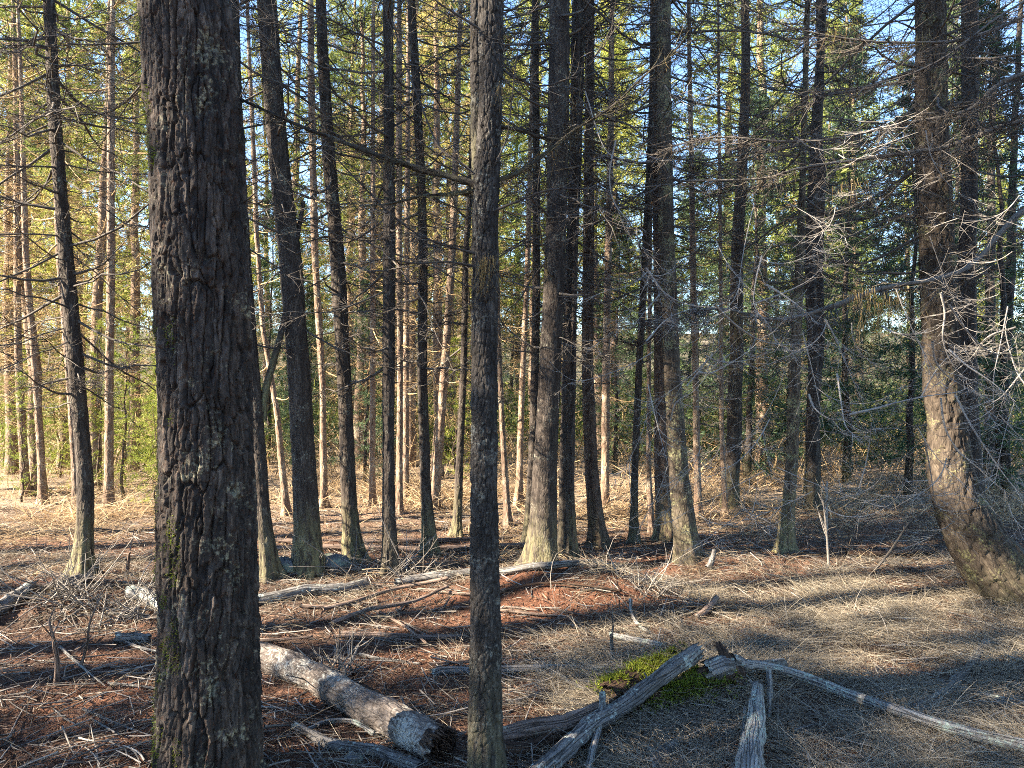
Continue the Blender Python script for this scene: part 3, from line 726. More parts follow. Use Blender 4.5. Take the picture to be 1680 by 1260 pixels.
curls = arcs + [
    (C6([(160, 240), (250, 330), (370, 410), (480, 435), (620, 435), (670, 470)]), 10), (C6([(410, 140), (500, 195), (600, 270), (670, 340)]), 10),
    (C6([(110, 490), (180, 520), (270, 520), (360, 500), (450, 455)]), 8), (C6([(75, 570), (140, 575), (230, 530), (320, 470), (410, 390)]), 8),
    (C6([(390, 0), (360, 120), (350, 230), (380, 290)]), 8), (C6([(1230, 420), (1240, 510), (1290, 580), (1380, 640), (1480, 700)]), 10),
    (C6([(1270, 180), (1290, 280), (1280, 400), (1310, 500), (1370, 590), (1430, 660)]), 11), (C6([(1310, 240), (1400, 370), (1480, 450), (1545, 480), (1640, 450)]), 9),
    (C6([(620, 680), (650, 750), (720, 800), (780, 800)]), 10), (C6([(760, 580), (780, 720), (800, 830), (850, 890)]), 9),
    (C6([(1270, 700), (1290, 840), (1350, 950), (1450, 1040), (1550, 1130), (1680, 1220)]), 10), (C6([(1340, 680), (1400, 800), (1500, 960), (1600, 1100), (1700, 1210)]), 10),
    (C6([(1310, 460), (1400, 540), (1520, 620), (1640, 720)]), 9), (C6([(820, 780), (950, 750), (1060, 720), (1200, 690), (1350, 670), (1420, 640)]), 11),
    (C6([(700, 310), (760, 420), (790, 500), (900, 750)]), 8), (C6([(980, 345), (1050, 380), (1150, 385)]), 9),
    (C6([(1600, 250), (1560, 450), (1530, 600), (1530, 750)]), 6), (C6([(350, 270), (420, 340), (460, 420), (540, 480), (570, 550)]), 16),
    (C6([(1640, 350), (1500, 400), (1400, 520), (1180, 680)]), 8), (C6([(340, 240), (500, 180), (620, 120), (700, 40)]), 9), (C6([(1680, 560), (1560, 700), (1480, 720)]), 8),
    (C6([(870, 1140), (910, 980), (930, 820)]), 7), (C6([(20, 640), (120, 520), (230, 400)]), 7), (C6([(1690, 640), (1640, 560), (1590, 380), (1600, 300)]), 8),
    (C6([(1190, 900), (1220, 1060), (1240, 1200), (1270, 1260)]), 7), (C6([(1170, 700), (1250, 560), (1350, 470), (1480, 460)]), 7),
    ([(1010, 230), (1000, 290), (1012, 340), (1060, 380)], 7), ([(960, 150), (990, 240), (1020, 262)], 6), ([(1060, 440), (1090, 480), (1130, 500), (1180, 505)], 9), ([(1060, 560), (1100, 520), (1160, 500)], 8),
    ([(1090, 140), (1110, 160), (1160, 165)], 6), ([(1100, 690), (1110, 660), (1140, 640), (1180, 590)], 7)]
for pix, w in curls:
    o, _ = bough(ds, sb, pix, 3.3 + rng.uniform(-.2, .2), 3.3 + rng.uniform(-.3, .3), w / F * 3.3 / 2 * .38, 'twig_pale', 9, 4, (.06, .3), .0013, 0, 'curled_twig', .22, knots=.07)
for (px, py, n_, l_, w_) in [(1470, 478, 40, .30, .0018), (1462, 490, 30, .42, .0018), (1410, 478, 60, .12, .0018), (1258, 535, 40, .3, .0018), (1200, 512, 50, .45, .0018), (1430, 500, 40, .4, .0018), (1395, 300, 40, .12, .0018), (1240, 275, 40, .2, .0018), (1500, 60, 60, .12, .0018), (1380, 40, 40, .15, .0018)]:
    hang(ds, np.array([P(px + k * 4, py - k * 1.2, 3.5) for k in range(-5, 6)]) - sb, n_, l_, w=w_, spreadp=.02)

# ------------------------------------------------------------------ background forest
def template(Ht, r0, dead, crown, mats, seed, lean=.02):
    r = np.random.default_rng(seed); out = []
    zz = np.linspace(-.15, Ht, 22)
    bx = np.cumsum(r.normal(0, lean, 22)); by = np.cumsum(r.normal(0, lean, 22))
    ctr = np.stack([bx, by, zz], -1)
    cen = lambda h: np.array([np.interp(h, zz, bx), np.interp(h, zz, by), h])
    mb = MB(); tubes(mb, ctr, r0 * (1 - .9 * np.clip(zz, 0, None) / Ht) * (1 + .35 * np.exp(-np.maximum(zz, 0) / .2)), 12)
    out.append(('trunk', mb.mesh('trunk', M[mats[0]])))
    if dead:
        z0, z1, n_, Lr, ns, nt = dead
        prim = []
        for k in range(n_):
            z = z0 + (z1 - z0) * (k + r.random()) / n_; az = k * 2.399 + r.normal(0, .5)
            prim.append(curve(cen(z), az, r.uniform(*Lr), r.uniform(-.45, .1), r.uniform(.0, .4), 6, .25, r))
        prim = np.array(prim); mb = MB()
        tubes(mb, prim, taper(n_, 6, r.uniform(.005, .010, n_), .3), 3)
        sec = sub_twigs(prim, ns, .15, .55, 4, .15, -.25, 1, .2, r); tubes(mb, sec, taper(len(sec), 4, .0036, .4), 3)
        if nt:
            ter = sub_twigs(sec, nt, .08, .22, 3, .1, -.35, 1, 0, r); tubes(mb, ter, taper(len(ter), 3, .0027, .5), 3)
        out.append(('dead_branchwork', mb.mesh('dead_branchwork', M[mats[1]])))
    if crown:
        mb = crown_mesh(*crown, r, cen=cen, **(mats[3] if len(mats) > 3 else {}))
        out.append(('crown', mb.mesh('crown', M[mats[2]], False)))
    return out

TPL = {
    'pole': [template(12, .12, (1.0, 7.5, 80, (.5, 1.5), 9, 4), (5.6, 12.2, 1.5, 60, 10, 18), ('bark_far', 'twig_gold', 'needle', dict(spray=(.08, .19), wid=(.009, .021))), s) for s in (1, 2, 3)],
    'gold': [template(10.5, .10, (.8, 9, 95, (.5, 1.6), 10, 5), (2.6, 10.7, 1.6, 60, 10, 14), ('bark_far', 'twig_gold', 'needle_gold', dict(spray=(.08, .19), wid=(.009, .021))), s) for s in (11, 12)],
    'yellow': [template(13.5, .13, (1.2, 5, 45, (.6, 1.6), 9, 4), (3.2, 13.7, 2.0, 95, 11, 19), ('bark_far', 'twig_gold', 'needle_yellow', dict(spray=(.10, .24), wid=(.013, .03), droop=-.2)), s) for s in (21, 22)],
    'spruce': [template(11.5, .12, (.6, 5, 50, (.6, 1.6), 9, 4), (2.0, 11.7, 1.8, 95, 11, 17), ('bark_dark', 'twig_grey', 'needle_blue', dict(spray=(.08, .19), wid=(.009, .021), droop=-.35)), s) for s in (31, 32)],
    'young': [template(6.5, .06, (.2, 2, 20, (.4, 1.0), 7, 3), (.5, 6.7, 1.4, 90, 11, 16), ('bark_dark', 'twig_grey', 'needle_blue', dict(spray=(.06, .16), wid=(.008, .02))), s) for s in (41, 42)],
    'sapling': [template(2.6, .022, None, (.15, 2.75, .75, 40, 8, 14), ('bark_mid', 'twig_gold', 'needle_young', dict(spray=(.03, .075), wid=(.004, .010), droop=-.05)), s) for s in (51, 52, 53)],
    'canopy': [template(16.5, .15, None, (9.6, 16.6, 2.3, 90, 12, 14), ('bark_far', 'twig_gold', 'needle', dict(spray=(.12, .3), wid=(.03, .06), low=.95)), s) for s in (71, 72)],
    'grey': [template(11, .10, (.6, 10, 85, (.6, 1.8), 10, 4), (8.5, 11.2, .9, 24, 8, 8), ('bark_dark', 'twig_grey', 'needle_blue', dict(spray=(.08, .19), wid=(.009, .021))), s) for s in (61, 62)],
}
def plant(kind, x, y, s, name, label, cat, group, v=None):
    tpl = TPL[kind][rng.integers(len(TPL[kind])) if v is None else v]
    root = empty(name, (x, y, float(H(x, y))), label, cat, group)
    root.scale = (s, s, s * rng.uniform(.92, 1.1)); root.rotation_euler = (rng.normal(0, .02), rng.normal(0, .02), rng.uniform(0, 6.28))
    for nm, me in tpl:
        o = bpy.data.objects.new(nm, me); COL.objects.link(o); o.parent = root
        if nm == 'dead_branchwork': o['kind'] = 'stuff'
    return root

INFO = {
    'pole': ('pole_pine', 'slim reddish pole pine with golden dead twigs far back in the sunlit wood', 'tree', 'pole pines far back in the sunlit wood'),
    'gold': ('twiggy_conifer', 'bare conifer shaggy with golden dead twigs in the sunlit background', 'tree', 'golden twiggy conifers in the background'),
    'yellow': ('yellow_green_conifer', 'tall yellow green sunlit conifer rising behind the clearing', 'tree', 'yellow green conifers behind the clearing'),
    'spruce': ('blue_green_spruce', 'dense blue green spruce in the dim background wood', 'tree', 'blue green spruces in the dim background'),
    'young': ('young_spruce', 'half grown blue green spruce with branches down to the brush', 'tree', 'half grown spruces behind the brush'),
    'sapling': ('fir_sapling', 'bright green fir sapling glowing among the brush at left', 'sapling', 'fir saplings glowing in the left background'),
    'grey': ('grey_snag', 'dark twiggy conifer with grey dead branches in the dim background', 'tree', 'grey twiggy conifers in the dim background'),
}
placed = []
def scatter(kinds, px0, px1, d0, d1, n_, sc=(.8, 1.2), mind=.9):
    for _ in range(n_):
        for _try in range(30):
            px = rng.uniform(px0, px1); D = math.sqrt(rng.uniform(d0 ** 2, d1 ** 2))
            x = (px - CX) / F * D
            if all((x - a) ** 2 + (D - b) ** 2 > mind ** 2 for a, b in placed): break
        placed.append((x, D))
        k = kinds[rng.integers(len(kinds))]
        plant(k, x, D, rng.uniform(*sc), *INFO[k])
# left: golden and yellow green, lit
def put(kind, px, D, sc, v=None):
    x = (px - CX) / F * D; placed.append((x, D)); plant(kind, x, D, sc, *INFO[kind], v)
for a in [('yellow', 610, 15, 1.0), ('yellow', 880, 17.5, 1.0), ('yellow', 1250, 13.2, 1.0), ('yellow', 1185, 16, 1.1), ('yellow', 985, 14.5, .9), ('yellow', 470, 18, 1.05), ('yellow', 735, 21, 1.1), ('yellow', 1420, 21, 1.05), ('yellow', 1010, 20, 1.0), ('yellow', 1600, 18, .95),
          ('gold', 215, 13.5, 1.1), ('yellow', 30, 15, 1.0), ('pole', -30, 11, .85), ('pole', 62, 10.6, .85), ('pole', 150, 11.6, .85), ('yellow', 130, 18, 1.1), ('young', 1225, 11.5, .95), ('young', 1390, 12, 1.1), ('young', 1490, 10.5, .9), ('young', 1650, 10.2, 1.0), ('young', 1010, 13, .7), ('young', 1290, 14, 1.0), ('young', 1560, 13.5, 1.2)]: put(*a)
scatter(['gold', 'yellow'], -120, 300, 13, 19, 4)
scatter(['sapling'], -100, 290, 9, 15, 26, (.5, 1.0), .5)
scatter(['yellow', 'pole', 'spruce'], -150, 420, 20, 36, 7)
scatter(['yellow', 'gold'], -120, 560, 17, 30, 9, (.9, 1.15), 1.5); scatter(['yellow', 'yellow', 'yellow', 'gold'], 500, 1150, 22, 33, 6, (.9, 1.15), 1.5); scatter(['yellow'], 1300, 1750, 24, 32, 3, (.9, 1.1), 1.5)
scatter(['yellow', 'yellow', 'pole'], -100, 1750, 23, 36, 11, (.9, 1.15), 1.3)
# centre: poles
scatter(['pole', 'pole', 'gold'], 380, 1000, 11, 20, 5, (.7, 1.1), .9)
scatter(['pole', 'yellow', 'pole'], 350, 1250, 22, 38, 6)
scatter(['sapling', 'young'], 400, 1150, 11, 18, 8, (.4, .8), .6)
# right: dim spruces and grey twiggy trees
scatter(['grey'], 1120, 1800, 9, 15, 4, (.8, 1.1), .8)
scatter(['young', 'young', 'spruce'], 1120, 1800, 10, 18, 2, (.7, 1.0), .9)
scatter(['yellow', 'spruce', 'yellow'], 1100, 1800, 19, 36, 3)
scatter(['yellow', 'spruce', 'pole'], -50, 1750, 38, 55, 6, (.9, 1.2), 1.8)
INFO['young'] = ('distant_spruce', 'distant bushy spruce closing the view between the trunks', 'tree', 'distant spruces closing the view')
scatter(['young'], -100, 1800, 30, 60, 48, (.9, 1.6), 1.6); scatter(['young'], 330, 1250, 23, 36, 24, (.8, 1.25), 1.0)

# trees out of frame to the left that shade the foreground
SHADE = 'shade trees standing left of the view'
for (t, c, s, k) in [(9, 1.9, 1.0, 'spruce'), (10.5, .3, 1.05, 'spruce'), (9.5, -1.6, 1.1, 'spruce'), (12, 3.0, 1.0, 'grey'), (7.5, 3.8, .68, 'spruce'), (6.2, 3.7, .8, 'young'), (5.6, 4.6, .34, 'spruce'), (9.2, 4.5, 1.12, 'canopy'), (9, 6.25, .95, 'canopy'), (9.4, 7.3, 1.0, 'canopy'), (9, 8.8, .95, 'canopy'), (11.5, 5.1, 1.15, 'canopy'), (11.8, 7.9, 1.15, 'canopy'), (11, 1.8, 1.5, 'spruce'), (9, 2.3, .8, 'spruce'), (1.5, -3.2, 1.1, 'spruce'), (-1.5, -3.6, 1.1, 'spruce'), (-4, -3.0, 1.0, 'spruce'), (-6, -.5, 1.1, 'spruce'), (-7.5, 1.8, 1.0, 'spruce'), (3.5, -6, 1.2, 'spruce'), (-.5, -6.5, 1.2, 'spruce'), (-4.5, -6, 1.2, 'spruce'), (-8.5, 4.2, 1.0, 'spruce')]:
    x, y = t * math.sin(SUN_AZ) - c * -math.cos(SUN_AZ), t * math.cos(SUN_AZ) - c * math.sin(SUN_AZ)
    plant(k, x, y, s, 'shade_spruce', 'dense spruce outside the frame whose shadow falls across the foreground', 'tree', SHADE)

# ------------------------------------------------------------------ grass, brush and litter (uncountable)
def grass_weight(x, y):
    w = .10 + .95 * sstep(-.3, .7, x - .15 * (y - 3)) * sstep(6.4, 5.4, y) + .35 * sstep(-.2, .6, fbm(x * 1.1, y * 1.1, 0, 2, 5))
    w = w * (.35 + .9 * sstep(-.25, .35, fbm(x * 2.3, y * 2.3, 0, 2, 15)))
    w = w * (1 - .75 * sstep(.3, 1.0, -x) * sstep(6, 4.5, y))
    w = w * (1 - .85 * np.exp(-((x - .2) / 1.1) ** 2 - ((y - 5.25) / .6) ** 2))
    return np.clip(w, 0.02, 1)
def frustum_pts(n_, d0, d1, p=1.6, margin=120):
    D = d0 + (d1 - d0) * rng.random(n_) ** p
    px = rng.uniform(-margin, 1680 + margin, n_)
    return (px - CX) / F * D, D
def grass(n_tuft, per, d0, d1, L, W, lean, name, mat, wfun, spread=.05, p=1.6, upz=(.1, .9)):
    x, y = frustum_pts(n_tuft, d0, d1, p)
    k = rng.random(n_tuft) < wfun(x, y); x, y = x[k], y[k]; n_ = len(x)
    az = fbm(x * .9, y * .9, 0, 2, 33) * 7 + rng.normal(0, 1.3, n_)
    X_ = np.repeat(x, per) + rng.normal(0, spread, n_ * per); Y_ = np.repeat(y, per) + rng.normal(0, spread, n_ * per)
    A = np.repeat(az, per) + rng.normal(0, 1.0, n_ * per); N = n_ * per
    up = rng.uniform(*upz, N)
    d = norm(np.stack([np.cos(A) * lean, np.sin(A) * lean, up], -1))
    ln = rng.uniform(*L, N)
    bend = np.stack([np.cos(A), np.sin(A), -rng.uniform(.3, 1.0, N) * (.4 + up * .6)], -1) * (ln * rng.uniform(.3, .8, N))[:, None]
    mb = ribbons(MB(), np.stack([X_, Y_, H(X_, Y_) - .004], -1), d, ln, rng.uniform(*W, N), bend + rng.normal(0, .42, (N, 3)) * ln[:, None] * np.array([1, 1, .3]), 5)
    return tag(mb.build(name, M[mat], smooth=False), kind='stuff')
grass(17000, 15, 1.9, 6.8, (.07, .22), (.0012, .0027), .8, 'dry_grass', 'grass', grass_weight, .04, 1.15, (.1, 1.3))
tuft_w = lambda x, y: np.clip(grass_weight(x, y) * 1.2 * sstep(-.05, .35, fbm(x * 1.7, y * 1.7, 0, 2, 73)) * sstep(-.2, .5, x - .15 * (y - 3)), .0, 1)
grass(1500, 44, 1.9, 6.5, (.10, .26), (.0018, .0036), .9, 'grass_tussocks', 'grass', tuft_w, .035, 1.1, (.15, 1.0))
far_w = lambda x, y: np.clip(.5 + .9 * fbm(x * .8, y * .8, 0, 3, 55) - .55 * sstep(8.5, 6.5, y), .03, 1)
grass(8000, 7, 5.6, 11, (.08, .25), (.003, .006), .9, 'dry_brush', 'straw', far_w, .07, 1.0, (.3, 1.3))
grass(7500, 6, 8.6, 32, (.15, .55), (.006, .012), .6, 'straw_undergrowth', 'straw', far_w, .12, 1.5, (.5, 1.6))
grass(500, 2, 4.5, 12, (.15, .7), (.002, .004), .25, 'dry_stems', 'twig_grey', lambda x, y: np.clip(.45 + fbm(x, y, 0, 2, 61), .05, 1), .1, 1.1, (1., 2.))
grass(5200, 4, 12, 46, (.6, 2.2), (.008, .018), .35, 'sapling_thicket', 'twig_gold', far_w, .25, 1.0, (.8, 2.))
# low green and brown bushes far back under the trees
x, y = frustum_pts(700, 14, 46, .9); nb_ = 130; n_ = len(x); hb = rng.uniform(.5, 2.2, n_)
o3 = norm(rng.normal(0, 1, (n_ * nb_, 3))) * rng.random((n_ * nb_, 1)) ** .5; hr = np.repeat(hb, nb_)
b = np.stack([np.repeat(x, nb_) + o3[:, 0] * hr * .7, np.repeat(y, nb_) + o3[:, 1] * hr * .7, 0 * hr], -1); b[:, 2] = H(b[:, 0], b[:, 1]) + (o3[:, 2] + 1) * .5 * hr
mb = ribbons(MB(), b, norm(rng.normal(0, 1, b.shape) + np.array([0, 0, .5])), rng.uniform(.08, .24, len(b)), rng.uniform(.02, .05, len(b)), rng.normal(0, .03, b.shape), 3)
tag(mb.build('undergrowth', M['needle'], smooth=False), kind='stuff')
# fallen needles, bark flakes and fine twigs
x, y = frustum_pts(170000, 1.7, 9.5, 1.2); N = len(x); A = rng.uniform(0, 6.28, N)
d = norm(np.stack([np.cos(A), np.sin(A), rng.normal(.05, .22, N)], -1)); ln = rng.uniform(.015, .07, N)
mb = ribbons(MB(), np.stack([x, y, H(x, y) + rng.uniform(.002, .018, N)], -1), d, ln, rng.uniform(.0015, .006, N), np.zeros((N, 3)), 3)
tag(mb.build('needle_litter', M['litter'], smooth=False), kind='stuff')
x, y = frustum_pts(6500, 1.8, 11, 1.25); N = len(x); A = rng.uniform(0, 6.28, N); ln = rng.uniform(.08, .5, N) * rng.uniform(.4, 1, N)
s = np.linspace(-.5, .5, 5)[None, :]; bow = rng.normal(0, .12, N)[:, None] * (s ** 2)
px_ = x[:, None] + np.cos(A)[:, None] * ln[:, None] * s - np.sin(A)[:, None] * ln[:, None] * bow
py_ = y[:, None] + np.sin(A)[:, None] * ln[:, None] * s + np.cos(A)[:, None] * ln[:, None] * bow
pz_ = H(px_, py_) + .012 + rng.uniform(0, .02, N)[:, None] + (rng.normal(0, .16, N) * ln)[:, None] * s
mb = tubes(MB(), np.stack([px_, py_, pz_], -1), rng.uniform(.0015, .005, N)[:, None] * np.array([1, .95, .85, .75, .5]), 4)
tag(mb.build('twig_litter', M['twig_grey']), kind='stuff')

# ------------------------------------------------------------------ fallen logs, sticks, stumps, rocks
def log(name, label, pix, w, mat, cat='log', lift=.4, rough=.10, S=22, K=60, end=None, group=None, bow=0, raise_=(0, 0), dscale=1.0, ragged=.04, knobs=0):
    """pix: photo pixels along the axis; w: widths in px at both ends; lies on the ground (lift in radii)."""
    g0 = [gp(p[0], p[1]) for p in pix]
    D0 = [g[1] for g in g0]
    ws = np.interp(np.linspace(0, 1, len(pix)), [0, 1], w); rs = ws / F * np.array(D0) / 2
    zr = np.interp(np.linspace(0, 1, len(pix)), [0, 1], raise_)
    c = np.array([gp(p[0], p[1], r_ * (lift + .35) + h_) for p, r_, h_ in zip(pix, rs, zr)])
    base = c.mean(0).copy(); base[2] = float(H(base[0], base[1]))
    pts = smooth_path(c, K) if len(c) > 2 else np.linspace(c[0], c[1], K)
    rr = np.interp(np.linspace(0, 1, K), np.linspace(0, 1, len(rs)), rs)
    seed = int(abs(pix[0][0] * 3 + pix[-1][1])) % 997
    pts = pts + np.stack([fbm(np.linspace(0, 3, K), seed, 0, 3, 1), fbm(np.linspace(0, 3, K), seed, 5, 3, 2), fbm(np.linspace(0, 3, K), seed, 9, 3, 3)], -1) * rr[:, None] * .5
    ax = norm(pts[-1] - pts[0])
    mb = MB()
    def disp(th, ln, R):
        cx, sx = np.cos(th), np.sin(th)
        return R * rough * (fbm(cx * 1.6 + seed, sx * 1.6, ln / rr.mean() * .35, 3, seed) * 1.4 + fbm(cx * 5, sx * 5 + seed, ln / rr.mean() * 1.5, 3, seed + 3) * .8)
    tubes(mb, pts, rr, S, False, disp)
    V = mb.v[0].reshape(K, S, 3); r_ = np.random.default_rng(seed)
    # ragged broken ends, closed by an inner disc
    th = np.arange(S)
    for e, sg in ((0, -1), (-1, 1)):
        jag = (r_.random(S) ** 2) * rr[e] * (1.2 if ragged > .1 else .5)
        V[e] += ax * sg * jag[:, None]
        V[e] = pts[e] + (V[e] - pts[e])
    mb.v[0] = V.reshape(-1, 3)
    for e, sg, row in ((0, -1, 0), (-1, 1, K - 1)):
        n0 = mb.n
        inner = pts[e] + (V[e] - pts[e] - ax * np.dot(V[e] - pts[e], ax)[:, None]) * .62 + ax * sg * (r_.random(S)[:, None] - .6) * rr[e] * .8
        ctr = pts[e] - ax * sg * rr[e] * .4
        nv = np.concatenate([inner, ctr[None]])
        a = row * S + th; b = row * S + (th + 1) % S; ia = n0 + th; ib = n0 + (th + 1) % S
        qd = np.stack([a, b, ib, ia], -1); tr = np.stack([ia, ib, np.full(S, n0 + S)], -1)
        mb.v.append(nv); mb.tc.append(np.stack([nv[:, 0], nv[:, 1], nv[:, 2]], -1) * 3); mb.n += len(nv); mb.q.append(qd); mb.t.append(tr)
    for k in range(knobs):                      # stubs of broken side branches
        i = int(r_.uniform(.08, .95) * K); az = r_.uniform(0, np.pi)
        sd = norm(np.cross(ax, [0, 0, 1.])); d = norm(sd * math.cos(az) + np.array([0, 0, 1.]) * abs(math.sin(az)) + ax * r_.normal(0, .3))
        l_ = rr[i] * r_.uniform(1.4, 2.2)
        st = pts[i] + d * np.linspace(.5 * rr[i], l_, 4)[:, None]
        tubes(mb, st, rr[i] * r_.uniform(.1, .2) * np.array([1, .8, .6, .3]), 6, True)
    mb.v = [v - base for v in mb.v]
    o = mb.build(name, M[mat]); o.location = base
    tag(o, label, cat, group)
    return o, pts, rr, base

o, pts, rr, base = log('fallen_log', 'thick grey barked log lying diagonally left of the slender middle trunk', [(395, 1062), (470, 1088), (600, 1148), (725, 1222)], (35, 56), 'log_bark', lift=.75, rough=.13, S=72, K=260, ragged=.04)
# its torn, rotten end
r_ = np.random.default_rng(8); ax = norm(pts[-1] - pts[-12]); e = pts[-1] - base; R = rr[-1]; N = 620
ph = r_.uniform(0, 6.28, N); q_ = np.sqrt(r_.random(N)); u = norm(np.cross(ax, [0, 0, 1.])); w_ = np.cross(u, ax)
st = e + (u * np.cos(ph)[:, None] + w_ * np.sin(ph)[:, None]) * (q_ * R * .98)[:, None] - ax * R * .5
mb = MB(); ln = r_.uniform(.45, 1.3, N) * R * (.75 + .25 * r_.random(N))
tt = np.linspace(0, 1, 4)[None, :, None]
tubes(mb, st[:, None] + (norm(ax + r_.normal(0, .16, (N, 3))))[:, None] * ln[:, None, None] * tt, (r_.uniform(.03, .10, N) * R)[:, None] * np.array([1, 1, .8, .25]), 5, True)
mb.build('rotten_end', M['wood_rot'], o, smooth=False)

log('fallen_log', 'split grey log slanting up to the mossy stump in the right foreground', [(880, 1275), (955, 1205), (1040, 1140), (1140, 1072)], (31, 22), 'wood_grey', lift=.9, raise_=(.03, .10), rough=.2, S=36, K=140, ragged=.2, knobs=2)
log('broken_branch', 'peeling brown branch piece leaning against the split grey log', [(826, 1208), (880, 1196), (930, 1188), (985, 1165)], (30, 24), 'wood_brown', 'branch', lift=.9, rough=.2, S=24, ragged=.2, raise_=(.0, .06))
log('broken_branch', 'dark brown branch under the peeling piece beside the slender middle trunk', [(815, 1228), (880, 1222), (960, 1180)], (26, 22), 'wood_rot', 'branch', rough=.2, S=20)
log('fallen_pole', 'long bleached pole running from the mossy stump to the right edge', [(1195, 1083), (1290, 1100), (1400, 1140), (1500, 1175), (1600, 1205), (1720, 1232)], (12, 21), 'wood_pale', 'pole', lift=.9, rough=.09, S=22, K=120, raise_=(.10, .02), knobs=3)
log('fallen_pole', 'short weathered pole meeting the long bleached pole at the mossy stump', [(1200, 1088), (1240, 1092), (1285, 1088)], (20, 16), 'wood_grey', 'pole', raise_=(.08, .06), S=20)
log('broken_pole', 'broad pale splintered pole pointing away at the bottom right of centre', [(1225, 1290), (1236, 1230), (1243, 1180), (1245, 1128)], (44, 16), 'wood_pale', 'pole', lift=.7, rough=.22, S=30, ragged=.3, raise_=(.02, .10))
log('bleached_stick', 'narrow pale stick standing slanted right of the broad splintered pole', [(1262, 1178), (1264, 1140), (1262, 1100)], (9, 9), 'wood_pale', 'stick', raise_=(.0, .12), S=10)
log('bleached_stick', 'narrow pale stick lying left against the broad splintered pole', [(1214, 1240), (1220, 1200), (1222, 1162)], (9, 5), 'wood_pale', 'stick', raise_=(.02, .06), S=10)
log('bleached_stick', 'blue grey forked stick propped over the split grey log', [(963, 1268), (975, 1220), (985, 1180), (988, 1138)], (12, 10), 'wood_pale', 'stick', raise_=(.02, .16), S=12, knobs=2)
log('fallen_log', 'thin grey log lying level behind the grass right of the middle trunk', [(815, 1100), (900, 1096), (960, 1098), (1045, 1094)], (13, 12), 'wood_grey', rough=.12, S=18, lift=.8)
log('fallen_log', 'short grey pole piece lying level just left of the middle trunk', [(708, 1103), (740, 1101), (775, 1100)], (14, 12), 'wood_grey', rough=.12, S=18)
log('fallen_log', 'long grey log lying in front of the thick leaning conifer', [(425, 982), (500, 968), (560, 962), (600, 955)], (19, 15), 'wood_grey', lift=.9, rough=.14, S=24, knobs=4)
log('fallen_log', 'dark grey log continuing behind the straight pole conifer', [(648, 955), (690, 950), (740, 945), (780, 938)], (14, 13), 'wood_grey', lift=.9, rough=.14, S=22, knobs=2)
log('fallen_log', 'long brown log lying level along the far side of the clearing left of centre', [(440, 898), (560, 899), (700, 901), (870, 897)], (9, 11), 'wood_brown', lift=.9, rough=.15, S=18, K=90, knobs=6)
log('fallen_log', 'second brown log lying level just beyond the long one', [(450, 886), (600, 888), (760, 884), (900, 880)], (7, 8), 'wood_brown', lift=.9, rough=.15, S=16, K=80, knobs=4)
log('fallen_log', 'grey brown log crossing between the middle trunk and the stout conifer', [(815, 938), (870, 930), (930, 926), (985, 922)], (11, 9), 'wood_grey', lift=.9, rough=.15, S=18, knobs=3)
log('fallen_log', 'dark brown log lying in the brush at the far right edge of the clearing', [(1388, 908), (1440, 910), (1490, 908), (1540, 906)], (11, 9), 'wood_rot', lift=.9, rough=.15, S=18)
log('fallen_log', 'weathered grey log end at the left edge of the photo', [(-30, 1010), (10, 988), (50, 965)], (27, 20), 'wood_grey', lift=.7, rough=.18, S=26, ragged=.2)
log('fallen_log', 'white barked log piece lit by sun left of the furrowed trunk', [(215, 972), (245, 980), (285, 1000)], (20, 22), 'wood_pale', lift=.9, rough=.12, S=24)
log('fallen_log', 'short grey log piece lying lower down beside the furrowed trunk', [(188, 1048), (215, 1046), (245, 1046)], (16, 12), 'wood_grey', lift=.8, rough=.2, S=22)
log('rotten_plank', 'dark rotten plank in the grass in the right foreground', [(1295, 1056), (1380, 1060), (1440, 1066), (1490, 1074)], (9, 12), 'wood_rot', 'plank', rough=.25, S=16)
log('fallen_log', 'half buried grey pole end in the grass on the right', [(1505, 1172), (1540, 1140), (1580, 1108), (1622, 1055)], (22, 14), 'wood_grey', lift=.2, rough=.2, S=20)
log('fallen_pole', 'thin pale pole lying by the right edge above the long bleached pole', [(1538, 1118), (1600, 1136), (1650, 1152), (1700, 1160)], (8, 12), 'wood_pale', 'pole', S=14, rough=.12)
log('bleached_stick', 'pale curved stick arching near the bottom left of the thick barked log', [(505, 1196), (540, 1184), (580, 1184), (615, 1204)], (7, 9), 'wood_pale', 'stick', raise_=(.01, .02), S=12)
log('broken_branch', 'grey brown branch lying at the bottom below the thick barked log', [(488, 1196), (545, 1222), (610, 1232), (690, 1258)], (16, 24), 'wood_grey', 'branch', rough=.2, S=20, ragged=.2)
log('fallen_pole', 'pale short pole lying left of the mossy log in the red litter', [(1002, 1042), (1040, 1050), (1090, 1062)], (9, 12), 'wood_pale', 'pole', S=16, raise_=(.03, .03))
log('broken_branch', 'short pinkish branch end lying in red litter right of centre', [(1142, 1014), (1160, 1000), (1177, 982)], (12, 9), 'wood_brown', 'branch', S=14, raise_=(.0, .06))
log('broken_stump', 'small grey broken stump beside the bright lichened foot', [(1163, 932), (1168, 918), (1173, 904)], (11, 6), 'wood_grey', 'stump', S=16, raise_=(0, .12))
log('dead_branch', 'thin dark branch bridging the litter left of the root mound', [(530, 1000), (590, 985), (650, 965), (735, 948)], (7, 6), 'wood_brown', 'branch', S=12, raise_=(.02, .05), knobs=4)
log('dead_branch', 'second thin brown branch lying across the red litter left of centre', [(545, 1022), (610, 1000), (680, 985), (735, 962)], (8, 5), 'wood_brown', 'branch', S=12, raise_=(.02, .06), knobs=4)
log('dead_branch', 'dark branch lying along the top of the root mound', [(815, 975), (870, 960), (930, 958), (1020, 970)], (4, 4), 'wood_rot', 'branch', S=12, raise_=(.02, .04), knobs=5)
